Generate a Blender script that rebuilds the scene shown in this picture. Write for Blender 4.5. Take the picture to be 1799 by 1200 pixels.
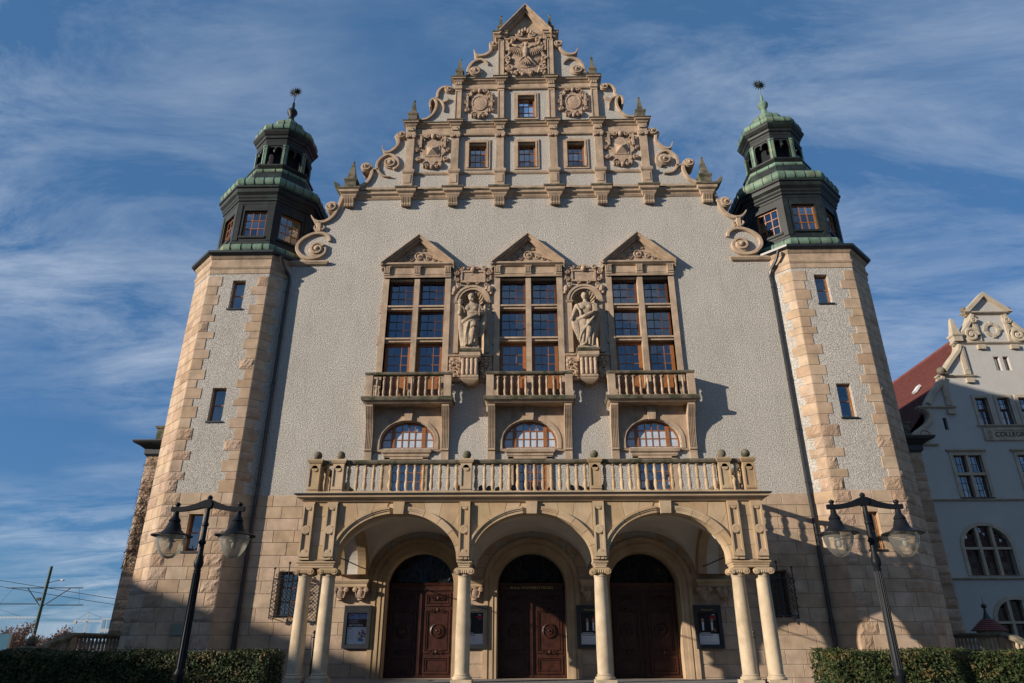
import bpy, bmesh, math, random
from mathutils import Vector, Matrix
from mathutils.geometry import tessellate_polygon
R = math.radians
random.seed(7)
for o in list(bpy.data.objects): bpy.data.objects.remove(o)
sc = bpy.context.scene
COL = sc.collection

# ------------------------------------------------------------------ camera
F = 1199.0; PITCH = R(23.87); YAW = R(1.2); CAM = Vector((-0.15, -25.0, 1.65))
cd = bpy.data.cameras.new('camera'); cam = bpy.data.objects.new('camera', cd); COL.objects.link(cam)
cam.location = CAM; cam.rotation_euler = (R(90) + PITCH, 0, YAW)
cd.sensor_width = 36.0; cd.lens = 36.0 * F / 1799.0; cd.clip_start = 0.1; cd.clip_end = 3000
sc.camera = cam
sc.render.resolution_x, sc.render.resolution_y = 1024, 683
# ------------------------------------------------------------------ world, sun, exposure
SUN = Vector((-2.0, -1.0, 0.62)).normalized()          # towards the sun
EL = math.asin(SUN.z); AZ = math.atan2(SUN.x, SUN.y)
w = bpy.data.worlds.new('World'); sc.world = w; w.use_nodes = True
nt = w.node_tree; nt.nodes.clear()
def N(t, **k):
    n = nt.nodes.new(t)
    for a, b in k.items(): setattr(n, a, b)
    return n
out = N('ShaderNodeOutputWorld'); bg = N('ShaderNodeBackground'); bg.inputs[1].default_value = 0.05
sky = N('ShaderNodeTexSky', sky_type='NISHITA', sun_disc=False, sun_elevation=EL, sun_rotation=AZ, altitude=100)
sky.air_density = 1.0; sky.dust_density = 0.15; sky.ozone_density = 4.0
tc = N('ShaderNodeTexCoord'); sep = N('ShaderNodeSeparateXYZ'); nt.links.new(tc.outputs['Generated'], sep.inputs[0])
mz = N('ShaderNodeMath', operation='MAXIMUM'); mz.inputs[1].default_value = 0.02; nt.links.new(sep.outputs[2], mz.inputs[0])
az_ = N('ShaderNodeMath', operation='ADD'); az_.inputs[1].default_value = 0.16; nt.links.new(mz.outputs[0], az_.inputs[0])
dx = N('ShaderNodeMath', operation='DIVIDE'); dy = N('ShaderNodeMath', operation='DIVIDE')
for d, i in ((dx, 0), (dy, 1)): nt.links.new(sep.outputs[i], d.inputs[0]); nt.links.new(az_.outputs[0], d.inputs[1])
cmb = N('ShaderNodeCombineXYZ'); nt.links.new(dx.outputs[0], cmb.inputs[0]); nt.links.new(dy.outputs[0], cmb.inputs[1])
mp = N('ShaderNodeMapping'); mp.inputs['Rotation'].default_value = (0, 0, R(-33)); mp.inputs['Scale'].default_value = (1.0, 2.3, 1)
mp.inputs['Location'].default_value = (2.1, 0.4, 0)
nt.links.new(cmb.outputs[0], mp.inputs[0])
n1 = N('ShaderNodeTexNoise'); n1.inputs['Scale'].default_value = 1.7; n1.inputs['Detail'].default_value = 13; n1.inputs['Roughness'].default_value = 0.68; n1.inputs['Distortion'].default_value = 0.45
n2 = N('ShaderNodeTexNoise'); n2.inputs['Scale'].default_value = 0.7; n2.inputs['Detail'].default_value = 5
nt.links.new(mp.outputs[0], n1.inputs['Vector']); nt.links.new(cmb.outputs[0], n2.inputs['Vector'])
r1 = N('ShaderNodeValToRGB'); r1.color_ramp.elements[0].position = 0.40; r1.color_ramp.elements[1].position = 0.74
r2 = N('ShaderNodeValToRGB'); r2.color_ramp.elements[0].position = 0.36; r2.color_ramp.elements[1].position = 0.62
nt.links.new(n1.outputs[0], r1.inputs[0]); nt.links.new(n2.outputs[0], r2.inputs[0])
mm = N('ShaderNodeMath', operation='MULTIPLY'); nt.links.new(r1.outputs[0], mm.inputs[0]); nt.links.new(r2.outputs[0], mm.inputs[1])
m2 = N('ShaderNodeMath', operation='MULTIPLY'); m2.inputs[1].default_value = 0.88; nt.links.new(mm.outputs[0], m2.inputs[0])
mix = N('ShaderNodeMix', data_type='RGBA'); mix.inputs['B'].default_value = (9.0, 10.2, 11.8, 1)
tint = N('ShaderNodeMix', data_type='RGBA', blend_type='MULTIPLY'); tint.inputs['Factor'].default_value = 1.0; tint.inputs['B'].default_value = (0.69, 0.99, 1.36, 1)
nt.links.new(sky.outputs[0], tint.inputs['A'])
veil = N('ShaderNodeMix', data_type='RGBA'); veil.inputs['Factor'].default_value = 0.5; veil.inputs['B'].default_value = (1.45, 3.65, 7.1, 1)   # thin even high haze
nt.links.new(tint.outputs['Result'], veil.inputs['A']); nt.links.new(veil.outputs['Result'], mix.inputs['A']); nt.links.new(m2.outputs[0], mix.inputs['Factor'])
nt.links.new(mix.outputs['Result'], bg.inputs[0]); nt.links.new(bg.outputs[0], out.inputs[0])
sd = bpy.data.lights.new('sun', 'SUN'); so = bpy.data.objects.new('sun', sd); COL.objects.link(so)
sd.energy = 5.0; sd.angle = R(0.53); sd.color = (1.0, 0.89, 0.755)
so.rotation_euler = SUN.to_track_quat('Z', 'Y').to_euler(); so.location = (-30, -20, 30)
vs = sc.view_settings; vs.view_transform = 'Standard'; vs.look = 'None'; vs.exposure = 0.46; vs.gamma = 1.0; vs.use_curve_mapping = False

# ------------------------------------------------------------------ photo pixel -> point on a plane Y = const
_fw = Vector((-math.sin(YAW) * math.cos(PITCH), math.cos(YAW) * math.cos(PITCH), math.sin(PITCH)))
_rt = Vector((math.cos(YAW), math.sin(YAW), 0)); _up = _rt.cross(_fw)
def P(x, y, Y=0.0):
    d = _fw + _rt * (x - 899.5) / F - _up * (y - 600) / F
    p = CAM + d * ((Y - CAM.y) / d.y); return (p.x, p.z)
def PL(pts, Y=0.0, o=(0, 0), s=1.0): return [P(o[0] + x / s, o[1] + y / s, Y) for x, y in pts]

# ------------------------------------------------------------------ materials
MATS = {}
def mat(name, col, rough=0.8, metal=0.0, var=0.15, scale=1.5, rnd=0.0, bump=0.0, bscale=40, bdist=0.02, stain=0.0, stain_col=(0.03, 0.03, 0.025), col2=None, c2pos=(0.45, 0.6), c2scale=3.0, spec=0.3, trans=0.0, speck=0.0, sscale=20, emit=None):
    m = bpy.data.materials.new(name); m.use_nodes = True; t = m.node_tree; n = t.nodes; L = t.links
    b = n['Principled BSDF']; b.inputs['Roughness'].default_value = rough; b.inputs['Metallic'].default_value = metal
    b.inputs['Specular IOR Level'].default_value = spec
    geo = n.new('ShaderNodeNewGeometry')
    def noise(sc_, det=5, vec=None, ro=0.6):
        q = n.new('ShaderNodeTexNoise'); q.inputs['Scale'].default_value = sc_; q.inputs['Detail'].default_value = det; q.inputs['Roughness'].default_value = ro
        L.new(vec or geo.outputs['Position'], q.inputs['Vector']); return q.outputs[0]
    def rng(src, a0, a1, b0, b1):
        q = n.new('ShaderNodeMapRange'); L.new(src, q.inputs[0])
        for i, v in enumerate((a0, a1, b0, b1)): q.inputs[i + 1].default_value = v
        return q.outputs[0]
    def mixc(fac, A, B, typ='MIX'):
        q = n.new('ShaderNodeMix'); q.data_type = 'RGBA'; q.blend_type = typ
        if isinstance(fac, (int, float)): q.inputs['Factor'].default_value = fac
        else: L.new(fac, q.inputs['Factor'])
        for nm, v in (('A', A), ('B', B)):
            if isinstance(v, tuple): q.inputs[nm].default_value = (*v[:3], 1)
            else: L.new(v, q.inputs[nm])
        return q.outputs['Result']
    def gray(v):
        q = n.new('ShaderNodeCombineColor')
        for i in range(3): L.new(v, q.inputs[i])
        return q.outputs[0]
    c = tuple(col)
    if col2: c = mixc(rng(noise(c2scale, 6), c2pos[0], c2pos[1], 0, 1), c, tuple(col2))
    if var: c = mixc(1.0, c, gray(rng(noise(scale, 7), 0.3, 0.7, 1 - var, 1 + var)), 'MULTIPLY')
    if rnd:
        oi = n.new('ShaderNodeObjectInfo')
        c = mixc(1.0, c, gray(rng(oi.outputs['Random'], 0, 1, 1 - rnd, 1 + rnd)), 'MULTIPLY')
        h = n.new('ShaderNodeHueSaturation'); wn = n.new('ShaderNodeTexWhiteNoise'); wn.noise_dimensions = '1D'; L.new(oi.outputs['Random'], wn.inputs['W'])
        L.new(rng(wn.outputs['Value'], 0, 1, 0.495, 0.504), h.inputs['Hue']); L.new(rng(oi.outputs['Random'], 0, 1, 1.08, 0.9), h.inputs['Saturation']); L.new(c, h.inputs['Color']); c = h.outputs[0]
    if speck: c = mixc(1.0, c, gray(rng(noise(sscale, 3, ro=0.75), 0.32, 0.68, 1 - speck, 1 + speck)), 'MULTIPLY')
    if stain:
        mpn = n.new('ShaderNodeMapping'); mpn.inputs['Scale'].default_value = (1.6, 1.6, 0.35); L.new(geo.outputs['Position'], mpn.inputs[0])
        c = mixc(rng(noise(1.3, 8, mpn.outputs[0], 0.7), 0.5, 0.75, 0, stain), c, stain_col)
    if isinstance(c, tuple): b.inputs['Base Color'].default_value = (*c, 1)
    else: L.new(c, b.inputs['Base Color'])
    if bump:
        bn = n.new('ShaderNodeBump'); bn.inputs['Strength'].default_value = bump; bn.inputs['Distance'].default_value = bdist
        L.new(noise(bscale, 4, ro=0.7), bn.inputs['Height']); L.new(bn.outputs[0], b.inputs['Normal'])
    if emit: b.inputs['Emission Color'].default_value = (*emit, 1); b.inputs['Emission Strength'].default_value = 1
    MATS[name] = m; return m
M = MATS
mat('stucco', (0.425, 0.395, 0.35), 0.95, var=0.07, scale=0.5, bump=1.0, bscale=22, bdist=0.05, speck=0.55, sscale=24, spec=0.1, stain=0.38, stain_col=(0.27, 0.245, 0.21))
mat('stucco_pale', (0.42, 0.405, 0.375), 0.95, var=0.06, scale=0.6, bump=0.7, bscale=16, bdist=0.04, speck=0.12, sscale=18, spec=0.1)
mat('mortar', (0.34, 0.27, 0.20), 0.95, var=0.15, scale=3, bump=0.5, bscale=40, bdist=0.02, spec=0.1)
mat('sandstone', (0.395, 0.287, 0.195), 0.88, var=0.24, scale=2.2, rnd=0.09, bump=0.45, bscale=42, bdist=0.012, stain=0.4, stain_col=(0.17, 0.125, 0.085), spec=0.2)
mat('sandstone_rough', (0.39, 0.275, 0.19), 0.92, var=0.2, scale=2.5, rnd=0.08, bump=0.9, bscale=16, bdist=0.05, stain=0.25, stain_col=(0.12, 0.09, 0.06), spec=0.2)
mat('sandstone_trim', (0.38, 0.28, 0.195), 0.88, var=0.24, scale=2.6, bump=0.5, bscale=38, bdist=0.012, stain=0.65, stain_col=(0.11, 0.095, 0.07), spec=0.2)
mat('sandstone_gold', (0.405, 0.295, 0.18), 0.88, var=0.2, scale=1.3, rnd=0.08, bump=0.45, bscale=42, bdist=0.012, stain=0.38, stain_col=(0.16, 0.11, 0.055), spec=0.2)
mat('column_stone', (0.44, 0.35, 0.24), 0.8, var=0.2, scale=3.0, bump=0.5, bscale=36, bdist=0.012, stain=0.75, stain_col=(0.22, 0.145, 0.07), spec=0.3)
mat('sandstone_carved', (0.39, 0.28, 0.198), 0.9, var=0.28, scale=7, bump=0.9, bscale=34, bdist=0.03, stain=0.55, stain_col=(0.08, 0.07, 0.055), spec=0.2)
mat('weathered_stone', (0.155, 0.13, 0.095), 0.92, var=0.3, scale=4, bump=0.7, bscale=35, bdist=0.02, col2=(0.055, 0.06, 0.035), c2pos=(0.45, 0.62), c2scale=2.4, spec=0.15)
mat('statue_stone', (0.34, 0.265, 0.19), 0.85, var=0.3, scale=6, bump=0.7, bscale=32, bdist=0.02, stain=0.7, stain_col=(0.10, 0.088, 0.07), spec=0.2)
mat('copper_green', (0.115, 0.19, 0.135), 0.6, var=0.35, scale=2.6, bump=0.3, bscale=12, bdist=0.02, col2=(0.20, 0.22, 0.12), c2pos=(0.5, 0.72), c2scale=1.1, stain=0.65, stain_col=(0.035, 0.045, 0.035))
mat('copper_dark', (0.011, 0.014, 0.0135), 0.55, var=0.4, scale=3, bump=0.2, bscale=9, bdist=0.02, col2=(0.025, 0.042, 0.034), c2pos=(0.52, 0.75), c2scale=1.6, spec=0.3)
mat('zinc_black', (0.018, 0.02, 0.022), 0.42, var=0.3, scale=3, spec=0.5)
mat('iron', (0.012, 0.012, 0.013), 0.45, var=0.3, scale=6, spec=0.5)
mat('lamp_paint', (0.009, 0.011, 0.014), 0.45, var=0.25, scale=5, spec=0.12)
mat('wood_window', (0.27, 0.10, 0.028), 0.42, var=0.2, scale=6, spec=0.4)
mat('wood_dark', (0.10, 0.038, 0.017), 0.45, var=0.25, scale=6, spec=0.4)
mat('door_wood', (0.040, 0.013, 0.0075), 0.42, var=0.45, scale=5, spec=0.35, bump=0.25, bscale=24, bdist=0.006)
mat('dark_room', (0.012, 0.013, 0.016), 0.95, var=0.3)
mat('curtain', (0.62, 0.64, 0.66), 0.95, var=0.2, scale=5)
mat('curtain_blue', (0.035, 0.05, 0.08), 0.95, var=0.3, scale=6)
mat('plaster', (0.55, 0.50, 0.43), 0.95, var=0.08, scale=1.2, bump=0.2, bscale=30)
mat('roof_tile', (0.155, 0.052, 0.044), 0.8, var=0.25, scale=3, rnd=0.0, bump=0.4, bscale=14, bdist=0.03, stain=0.3, stain_col=(0.12, 0.05, 0.04))
mat('paving', (0.16, 0.15, 0.135), 0.9, var=0.15, scale=1.5, bump=0.4, bscale=30)
mat('granite_step', (0.20, 0.195, 0.185), 0.8, var=0.15, scale=9, bump=0.3, bscale=60)
mat('ground', (0.12, 0.115, 0.10), 0.95, var=0.2, scale=0.6, bump=0.4, bscale=20)
mat('leaf', (0.030, 0.048, 0.012), 0.6, var=0.45, scale=4.5, rnd=0, col2=(0.085, 0.06, 0.022), c2pos=(0.5, 0.64), c2scale=4.5, spec=0.25)
mat('leaf_dark', (0.02, 0.03, 0.012), 0.9, var=0.3)
mat('twig', (0.075, 0.05, 0.034), 0.9, var=0.3, scale=6)
mat('bark', (0.09, 0.07, 0.05), 0.9, var=0.3, scale=6)
mat('blossom', (0.30, 0.225, 0.20), 0.8, var=0.4, scale=3, col2=(0.15, 0.10, 0.075), c2pos=(0.42, 0.6), c2scale=1.5)
mat('white_paper', (0.80, 0.81, 0.83), 0.5, var=0.03)
mat('photo_print_dark', (0.022, 0.02, 0.022), 0.35, var=0.3, scale=8)
mat('photo_print_sky', (0.30, 0.36, 0.55), 0.4, var=0.3, scale=9)
mat('photo_print_city', (0.10, 0.045, 0.035), 0.4, var=0.6, scale=26)
mat('print_red', (0.55, 0.02, 0.04), 0.4); mat('print_yellow', (0.75, 0.5, 0.05), 0.4); mat('print_blue', (0.03, 0.22, 0.45), 0.4); mat('print_green', (0.12, 0.35, 0.08), 0.4)
mat('print_purple', (0.16, 0.03, 0.2), 0.4); mat('skin_print', (0.45, 0.26, 0.18), 0.4); mat('print_grey', (0.25, 0.25, 0.27), 0.5)
mat('gilt', (0.55, 0.38, 0.14), 0.35, metal=0.9, var=0.1)
mat('green_pole', (0.02, 0.055, 0.045), 0.5, var=0.2); mat('wire', (0.01, 0.01, 0.01), 0.6)
mat('crane_white', (0.55, 0.55, 0.55), 0.6); mat('crane_red', (0.45, 0.06, 0.05), 0.6)
mat('blue_panel', (0.008, 0.085, 0.15), 0.7, var=0.15); mat('facade_blue', (0.10, 0.22, 0.34), 0.3, var=0.2, spec=0.6); mat('concrete', (0.35, 0.35, 0.35), 0.9)
mat('letters_dark', (0.03, 0.028, 0.026), 0.8); mat('plaque', (0.16, 0.17, 0.13), 0.4, var=0.15)
mat('render_ochre', (0.38, 0.31, 0.22), 0.9, var=0.1)
mat('college_stone', (0.40, 0.335, 0.25), 0.88, var=0.17, scale=2.0, bump=0.5, bscale=38, bdist=0.012, stain=0.3, stain_col=(0.10, 0.09, 0.07), spec=0.2)
mat('lamp_fitting', (0.22, 0.22, 0.21), 0.5); mat('tower_body', (0.28, 0.32, 0.36), 0.5)
def glass_mat(name, tint, fac, rough=0.02, ior=1.5):
    m = bpy.data.materials.new(name); m.use_nodes = True; t = m.node_tree; n = t.nodes; n.clear(); L = t.links
    o = n.new('ShaderNodeOutputMaterial'); tr = n.new('ShaderNodeBsdfTransparent'); tr.inputs[0].default_value = (*tint, 1)
    g = n.new('ShaderNodeBsdfGlossy'); g.inputs['Roughness'].default_value = rough; g.inputs[0].default_value = (0.9, 0.95, 1, 1)
    fr = n.new('ShaderNodeFresnel'); fr.inputs[0].default_value = ior; a = n.new('ShaderNodeMath'); a.operation = 'ADD'; a.inputs[1].default_value = fac; a.use_clamp = True
    bn = n.new('ShaderNodeBump'); bn.inputs['Strength'].default_value = 0.06; bn.inputs['Distance'].default_value = 0.05
    nz = n.new('ShaderNodeTexNoise'); nz.inputs['Scale'].default_value = 2.2; ge = n.new('ShaderNodeNewGeometry'); L.new(ge.outputs['Position'], nz.inputs['Vector']); L.new(nz.outputs[0], bn.inputs['Height'])
    L.new(bn.outputs[0], g.inputs['Normal'])
    L.new(fr.outputs[0], a.inputs[0]); mx = n.new('ShaderNodeMixShader'); L.new(a.outputs[0], mx.inputs[0]); L.new(tr.outputs[0], mx.inputs[1]); L.new(g.outputs[0], mx.inputs[2]); L.new(mx.outputs[0], o.inputs[0])
    MATS[name] = m
glass_mat('glass', (0.75, 0.8, 0.85), 0.16); glass_mat('case_glass', (0.97, 0.97, 0.97), 0.0, 0.02, 1.12); mat('frosted_pane', (0.42, 0.47, 0.53), 0.25, var=0.12, scale=3, spec=0.6); glass_mat('dark_glass', (0.5, 0.5, 0.5), 0.0, 0.05, 1.25)
glass_mat('lamp_glass', (0.92, 0.90, 0.84), 0.02, 0.1, 1.25)
_t = M['lamp_glass'].node_tree; _o = [n for n in _t.nodes if n.type == 'OUTPUT_MATERIAL'][0]; _src = _o.inputs[0].links[0].from_socket
_d = _t.nodes.new('ShaderNodeBsdfTranslucent'); _d.inputs[0].default_value = (0.75, 0.72, 0.64, 1); _e = _t.nodes.new('ShaderNodeBsdfDiffuse'); _e.inputs[0].default_value = (0.55, 0.53, 0.48, 1)
_a = _t.nodes.new('ShaderNodeMixShader'); _t.links.new(_d.outputs[0], _a.inputs[1]); _t.links.new(_e.outputs[0], _a.inputs[2]); _m = _t.nodes.new('ShaderNodeMixShader'); _m.inputs[0].default_value = 0.24
_t.links.new(_src, _m.inputs[1]); _t.links.new(_a.outputs[0], _m.inputs[2]); _t.links.new(_m.outputs[0], _o.inputs[0])

# ------------------------------------------------------------------ mesh helpers
class MB:
    def __init__(s): s.v = []; s.f = []; s.T = None
    def add(s, v, f):
        k = len(s.v)
        if s.T is not None: v = [tuple(s.T @ Vector(p)) for p in v]
        s.v += [tuple(p) for p in v]; s.f += [[i + k for i in q] for q in f]; return s
    def box(s, x0, x1, y0, y1, z0, z1):
        return s.add([(x0, y0, z0), (x1, y0, z0), (x1, y1, z0), (x0, y1, z0), (x0, y0, z1), (x1, y0, z1), (x1, y1, z1), (x0, y1, z1)],
                     [(0, 3, 2, 1), (4, 5, 6, 7), (0, 1, 5, 4), (1, 2, 6, 5), (2, 3, 7, 6), (3, 0, 4, 7)])
    def loops(s, L, caps=True, closed=False):
        n = len(L[0]); v = [p for l in L for p in l]; f = []
        m = len(L); rr = range(m if closed else m - 1)
        for i in rr:
            j = (i + 1) % m
            for k in range(n): f.append((i * n + k, i * n + (k + 1) % n, j * n + (k + 1) % n, j * n + k))
        if caps and not closed: f.append(tuple(range(n))[::-1]); f.append(tuple((m - 1) * n + k for k in range(n)))
        return s.add(v, f)
    def prism_y(s, poly, y0, y1): return s.holes(poly, [], y0, y1) if len(poly) > 4 else s.loops([[(x, y0, z) for x, z in poly], [(x, y1, z) for x, z in poly]])
    def prism_z(s, poly, z0, z1): return s.loops([[(x, y, z0) for x, y in poly], [(x, y, z1) for x, y in poly]])
    def holes(s, outer, holes, y0, y1, back=True):
        rings = [outer] + holes; pts = [p for r in rings for p in r]
        tri = tessellate_polygon([[Vector((x, z, 0)) for x, z in r] for r in rings]); n = len(pts)
        v = [(x, y0, z) for x, z in pts] + [(x, y1, z) for x, z in pts]; f = [tuple(t) for t in tri]
        if back: f += [tuple(i + n for i in t)[::-1] for t in tri]
        k = 0
        for r in rings:
            m = len(r)
            for i in range(m): f.append((k + i, k + (i + 1) % m, n + k + (i + 1) % m, n + k + i))
            k += m
        return s.add(v, f)
    def mould(s, x0, x1, y0, y1, prof, back=False):
        L = []
        for o, z in prof:
            yb = y1 + (o if back else 0)
            L.append([(x0 - o, y0 - o, z), (x1 + o, y0 - o, z), (x1 + o, yb, z), (x0 - o, yb, z)])
        return s.loops(L)
    def lathe(s, prof, c=(0, 0, 0), n=24, rot=0.0, sx=1, sy=1):
        L = [[(c[0] + r * sx * math.cos(rot + 2 * math.pi * k / n), c[1] + r * sy * math.sin(rot + 2 * math.pi * k / n), c[2] + z) for k in range(n)] for r, z in prof]
        return s.loops(L)
    def oct(s, prof, c): return s.lathe([(a / math.cos(math.pi / 8), z) for a, z in prof], (c[0], c[1], 0), 8, math.pi / 8)
    def tube(s, pts, r, n=6, closed=False):
        pts = [Vector(p) for p in pts]; L = []; m = len(pts); up = Vector((0, 0, 1))
        rs = r if isinstance(r, (list, tuple)) else [r] * m
        for i, p in enumerate(pts):
            a = pts[(i - 1) % m] if (i > 0 or closed) else p; b = pts[(i + 1) % m] if (i < m - 1 or closed) else p
            t = (b - a).normalized(); ref = up if abs(t.z) < 0.95 else Vector((0, 1, 0)); u = t.cross(ref).normalized(); q = u.cross(t)
            L.append([p + (u * math.cos(2 * math.pi * k / n) + q * math.sin(2 * math.pi * k / n)) * rs[i] for k in range(n)])
        return s.loops(L, closed=closed)
    def ball(s, c, r, n=12, sx=1, sy=1, sz=1):
        m = max(4, n // 2); prof = [(max(1e-4, math.sin(math.pi * i / m)) * r, -math.cos(math.pi * i / m) * r * sz) for i in range(m + 1)]
        return s.lathe(prof, c, n, 0, sx, sy)
    def band(s, path, w, y0, y1, taper=(1, 1), sub=6):
        p = smooth(path, sub); n = len(p); A = []; B = []
        for i, (x, z) in enumerate(p):
            a = p[max(0, i - 1)]; b = p[min(n - 1, i + 1)]; dx, dz = b[0] - a[0], b[1] - a[1]; l = math.hypot(dx, dz) or 1
            t = i / (n - 1); ww = w * min(1, taper[0] + (1 - taper[0]) * min(1, t * 3)) * min(1, taper[1] + (1 - taper[1]) * min(1, (1 - t) * 3)) / 2
            A.append((x - dz / l * ww, z + dx / l * ww)); B.append((x + dz / l * ww, z - dx / l * ww))
        L = []
        for (ax, az), (bx, bz) in zip(A, B):
            e = 0.18
            L.append([(ax, y1, az), (ax, y0 + 0.04, az), (ax + (bx - ax) * e, y0, az + (bz - az) * e), (bx - (bx - ax) * e, y0, bz - (bz - az) * e), (bx, y0 + 0.04, bz), (bx, y1, bz)])
        return s.loops(L)
    def spiral(s, c, r, y0, y1, turns=1.6, start=0.0, d=1, w=0.35):
        n = int(14 * turns); pts = []
        for i in range(n + 1):
            t = i / n; a = start + d * t * turns * 2 * math.pi; q = r * (1 - w / 2) * (1 - 0.82 * t)
            pts.append((c[0] + q * math.cos(a), c[1] + q * math.sin(a)))
        s.band(pts, r * w, y0, y1, taper=(1, 0.5), sub=2)
        return s
    def build(s, name, m, parent=None, smooth_=False, ang=40, kind=None, shift=None, bevel=0):
        me = bpy.data.meshes.new(name); v = s.v
        if shift is not None: v = [(x - shift[0], y - shift[1], z - shift[2]) for x, y, z in v]
        me.from_pydata(v, [], s.f); me.update()
        bm = bmesh.new(); bm.from_mesh(me); bmesh.ops.recalc_face_normals(bm, faces=bm.faces); bm.to_mesh(me); bm.free()
        if smooth_:
            me.polygons.foreach_set('use_smooth', [True] * len(me.polygons)); me.set_sharp_from_angle(angle=R(ang))
        me.materials.append(M[m]); o = bpy.data.objects.new(name, me); COL.objects.link(o); o.parent = parent
        if shift is not None: o.location = shift
        if kind: o['kind'] = kind
        if bevel:
            b = o.modifiers.new('bevel', 'BEVEL'); b.width = bevel; b.segments = 1; b.limit_method = 'ANGLE'
        return o
def smooth(p, sub=6):
    if len(p) < 3 or sub < 2: return list(p)
    o = []
    for i in range(len(p) - 1):
        p0, p1, p2, p3 = p[max(0, i - 1)], p[i], p[i + 1], p[min(len(p) - 1, i + 2)]
        for k in range(sub):
            t = k / sub
            o.append(tuple(0.5 * (2 * p1[j] + (p2[j] - p0[j]) * t + (2 * p0[j] - 5 * p1[j] + 4 * p2[j] - p3[j]) * t * t + (3 * p1[j] - p0[j] - 3 * p2[j] + p3[j]) * t ** 3) for j in range(len(p1))))
    o.append(tuple(p[-1])); return o
def tag(o, label, cat, group=None, kind=None):
    o['label'] = label
    if cat: o['category'] = cat
    if group: o['group'] = group
    if kind: o['kind'] = kind
    return o
def thing(name, label, cat, loc=(0, 0, 0), group=None):
    o = bpy.data.objects.new(name, None); COL.objects.link(o); o.location = loc; o.empty_display_size = 0.3
    return tag(o, label, cat, group)
def inst(src, loc, parent, rotz=0.0, name=None):
    o = src.copy(); COL.objects.link(o); o.location = loc; o.parent = parent; o.rotation_euler = (0, 0, rotz); return o
def copy_tree(o, parent=None):
    c = o.copy(); COL.objects.link(c); c.parent = parent
    for ch in list(o.children): copy_tree(ch, c)
    return c
def arch(cx, hw, z0, zs, rise, n=18):   # closed outline of an arched opening
    return [(cx - hw, z0)] + [(cx - hw * math.cos(math.pi * i / n), zs + rise * math.sin(math.pi * i / n)) for i in range(n + 1)] + [(cx + hw, z0)]
def rect(x0, x1, z0, z1): return [(x0, z0), (x1, z0), (x1, z1), (x0, z1)]
def text(name, s, m, parent, loc, size, rot=(R(90), 0, 0), ext=0.004, align='CENTER', sp=1.0, font=None):
    cu = bpy.data.curves.new(name, 'FONT'); cu.body = s; cu.size = size; cu.extrude = ext; cu.align_x = align; cu.space_character = sp; cu.resolution_u = 3
    t = bpy.data.objects.new(name + '_c', cu); COL.objects.link(t); dg = bpy.context.evaluated_depsgraph_get()
    me = bpy.data.meshes.new_from_object(t.evaluated_get(dg)); bpy.data.objects.remove(t)
    me.materials.clear(); me.materials.append(M[m]); o = bpy.data.objects.new(name, me); COL.objects.link(o); o.location = loc; o.rotation_euler = rot; o.parent = parent; return o

# =================================================================== SETTING
g = MB(); g.add([(-1500, -400, 0), (1500, -400, 0), (1500, 2500, 0), (-1500, 2500, 0)], [(0, 1, 2, 3)]).build('ground', 'ground')['kind'] = 'structure'
g = MB(); g.box(-4.4, 4.8, -60, -8.3, -0.1, 0.006); g.box(-60, 60, -60, -14.2, -0.1, 0.010); g.build('forecourt_paving', 'paving')['kind'] = 'structure'

# =================================================================== MAIN HALL
H = thing('hall_building', 'large gabled stucco and sandstone hall with two copper-capped corner towers and columned portico', 'building')
BAYS = (-4.62, 0.0, 4.62); DOORS = (-3.87, 0.0, 3.87)
ST = 'sandstone_trim'
# ---- silhouette of the gable wall (left half), traced
sil = [(-10.15, 0), (-10.15, 16.45)]
sil += PL([(532.5, 452), (524, 444), (521, 434), (526, 424), (537.5, 415), (551, 409), (558, 404), (556, 397), (557.5, 389), (566, 389), (576, 385.6), (585, 379), (591, 369), (597.5, 355), (602, 345)], -0.1)
sil += [(-8.3, 19.65), (-8.3, 20.12)]
sil += PL([(626.6, 331), (642, 321.3), (650.7, 310), (653.5, 298.6), (657.7, 295.8), (664.8, 281.6), (671.9, 273), (681.8, 265), (690, 261.8), (698.8, 253.3), (697, 243.4), (701.6, 236.3), (712, 232)], -0.1)
sil += [(-5.62, 23.2), (-5.62, 23.85)]
sil += PL([(740, 210), (750.7, 207.3), (760, 199.5), (765.6, 189), (766.5, 180), (763.8, 172.4), (767.3, 166), (769, 161), (775, 154), (784, 152), (793, 154)], -0.1)
sil += [(-3.55, 26.0), (-3.55, 26.48)]
sil += PL([(821, 131), (824, 117), (833, 105), (843.5, 100.5), (854, 94.5), (861.5, 88.5), (864.5, 79.5), (871, 75)], -0.1)
sil += [(-1.42, 29.3)]
wall_out = sil + [(0, 30.9)] + [(-x, z) for x, z in sil[::-1]]
holes = []
for c in DOORS: holes.append(arch(c, 1.2, -0.02, 3.5, 1.12))
for s in (-1, 1): holes.append(rect(s * 8.4 - 0.42, s * 8.4 + 0.42, 2.45, 3.95))
for c in BAYS:
    holes.append(rect(c - 0.62, c + 0.62, 5.7, 7.93)); holes.append(arch(c, 1.02, 8.36, 8.62, 0.80)); holes.append(rect(c - 1.17, c + 1.17, 10.25, 15.58))
for s in (-1, 1): holes.append(arch(s * 2.3, 0.53, 12.2, 14.42, 0.53))
GW = [(c, z) for c in (-2.24, 0, 2.24) for z in (21.29,)]
for c, z in GW: holes.append(rect(c - 0.40, c + 0.40, z, z + 1.42))
holes.append(rect(-0.4, 0.4, 24.15, 25.5))
# the outer ring starts below the door openings so every hole lies inside it
wall_out = [(x, z if z != 0 else -0.5) for x, z in wall_out]
MB().holes(wall_out, holes, 0.0, 0.5).build('stucco_wall', 'stucco', H)
MB().box(-9.9, 9.9, 0.9, 1.0, 0, 16.2).build('interior_wall', 'dark_room', H)
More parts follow.
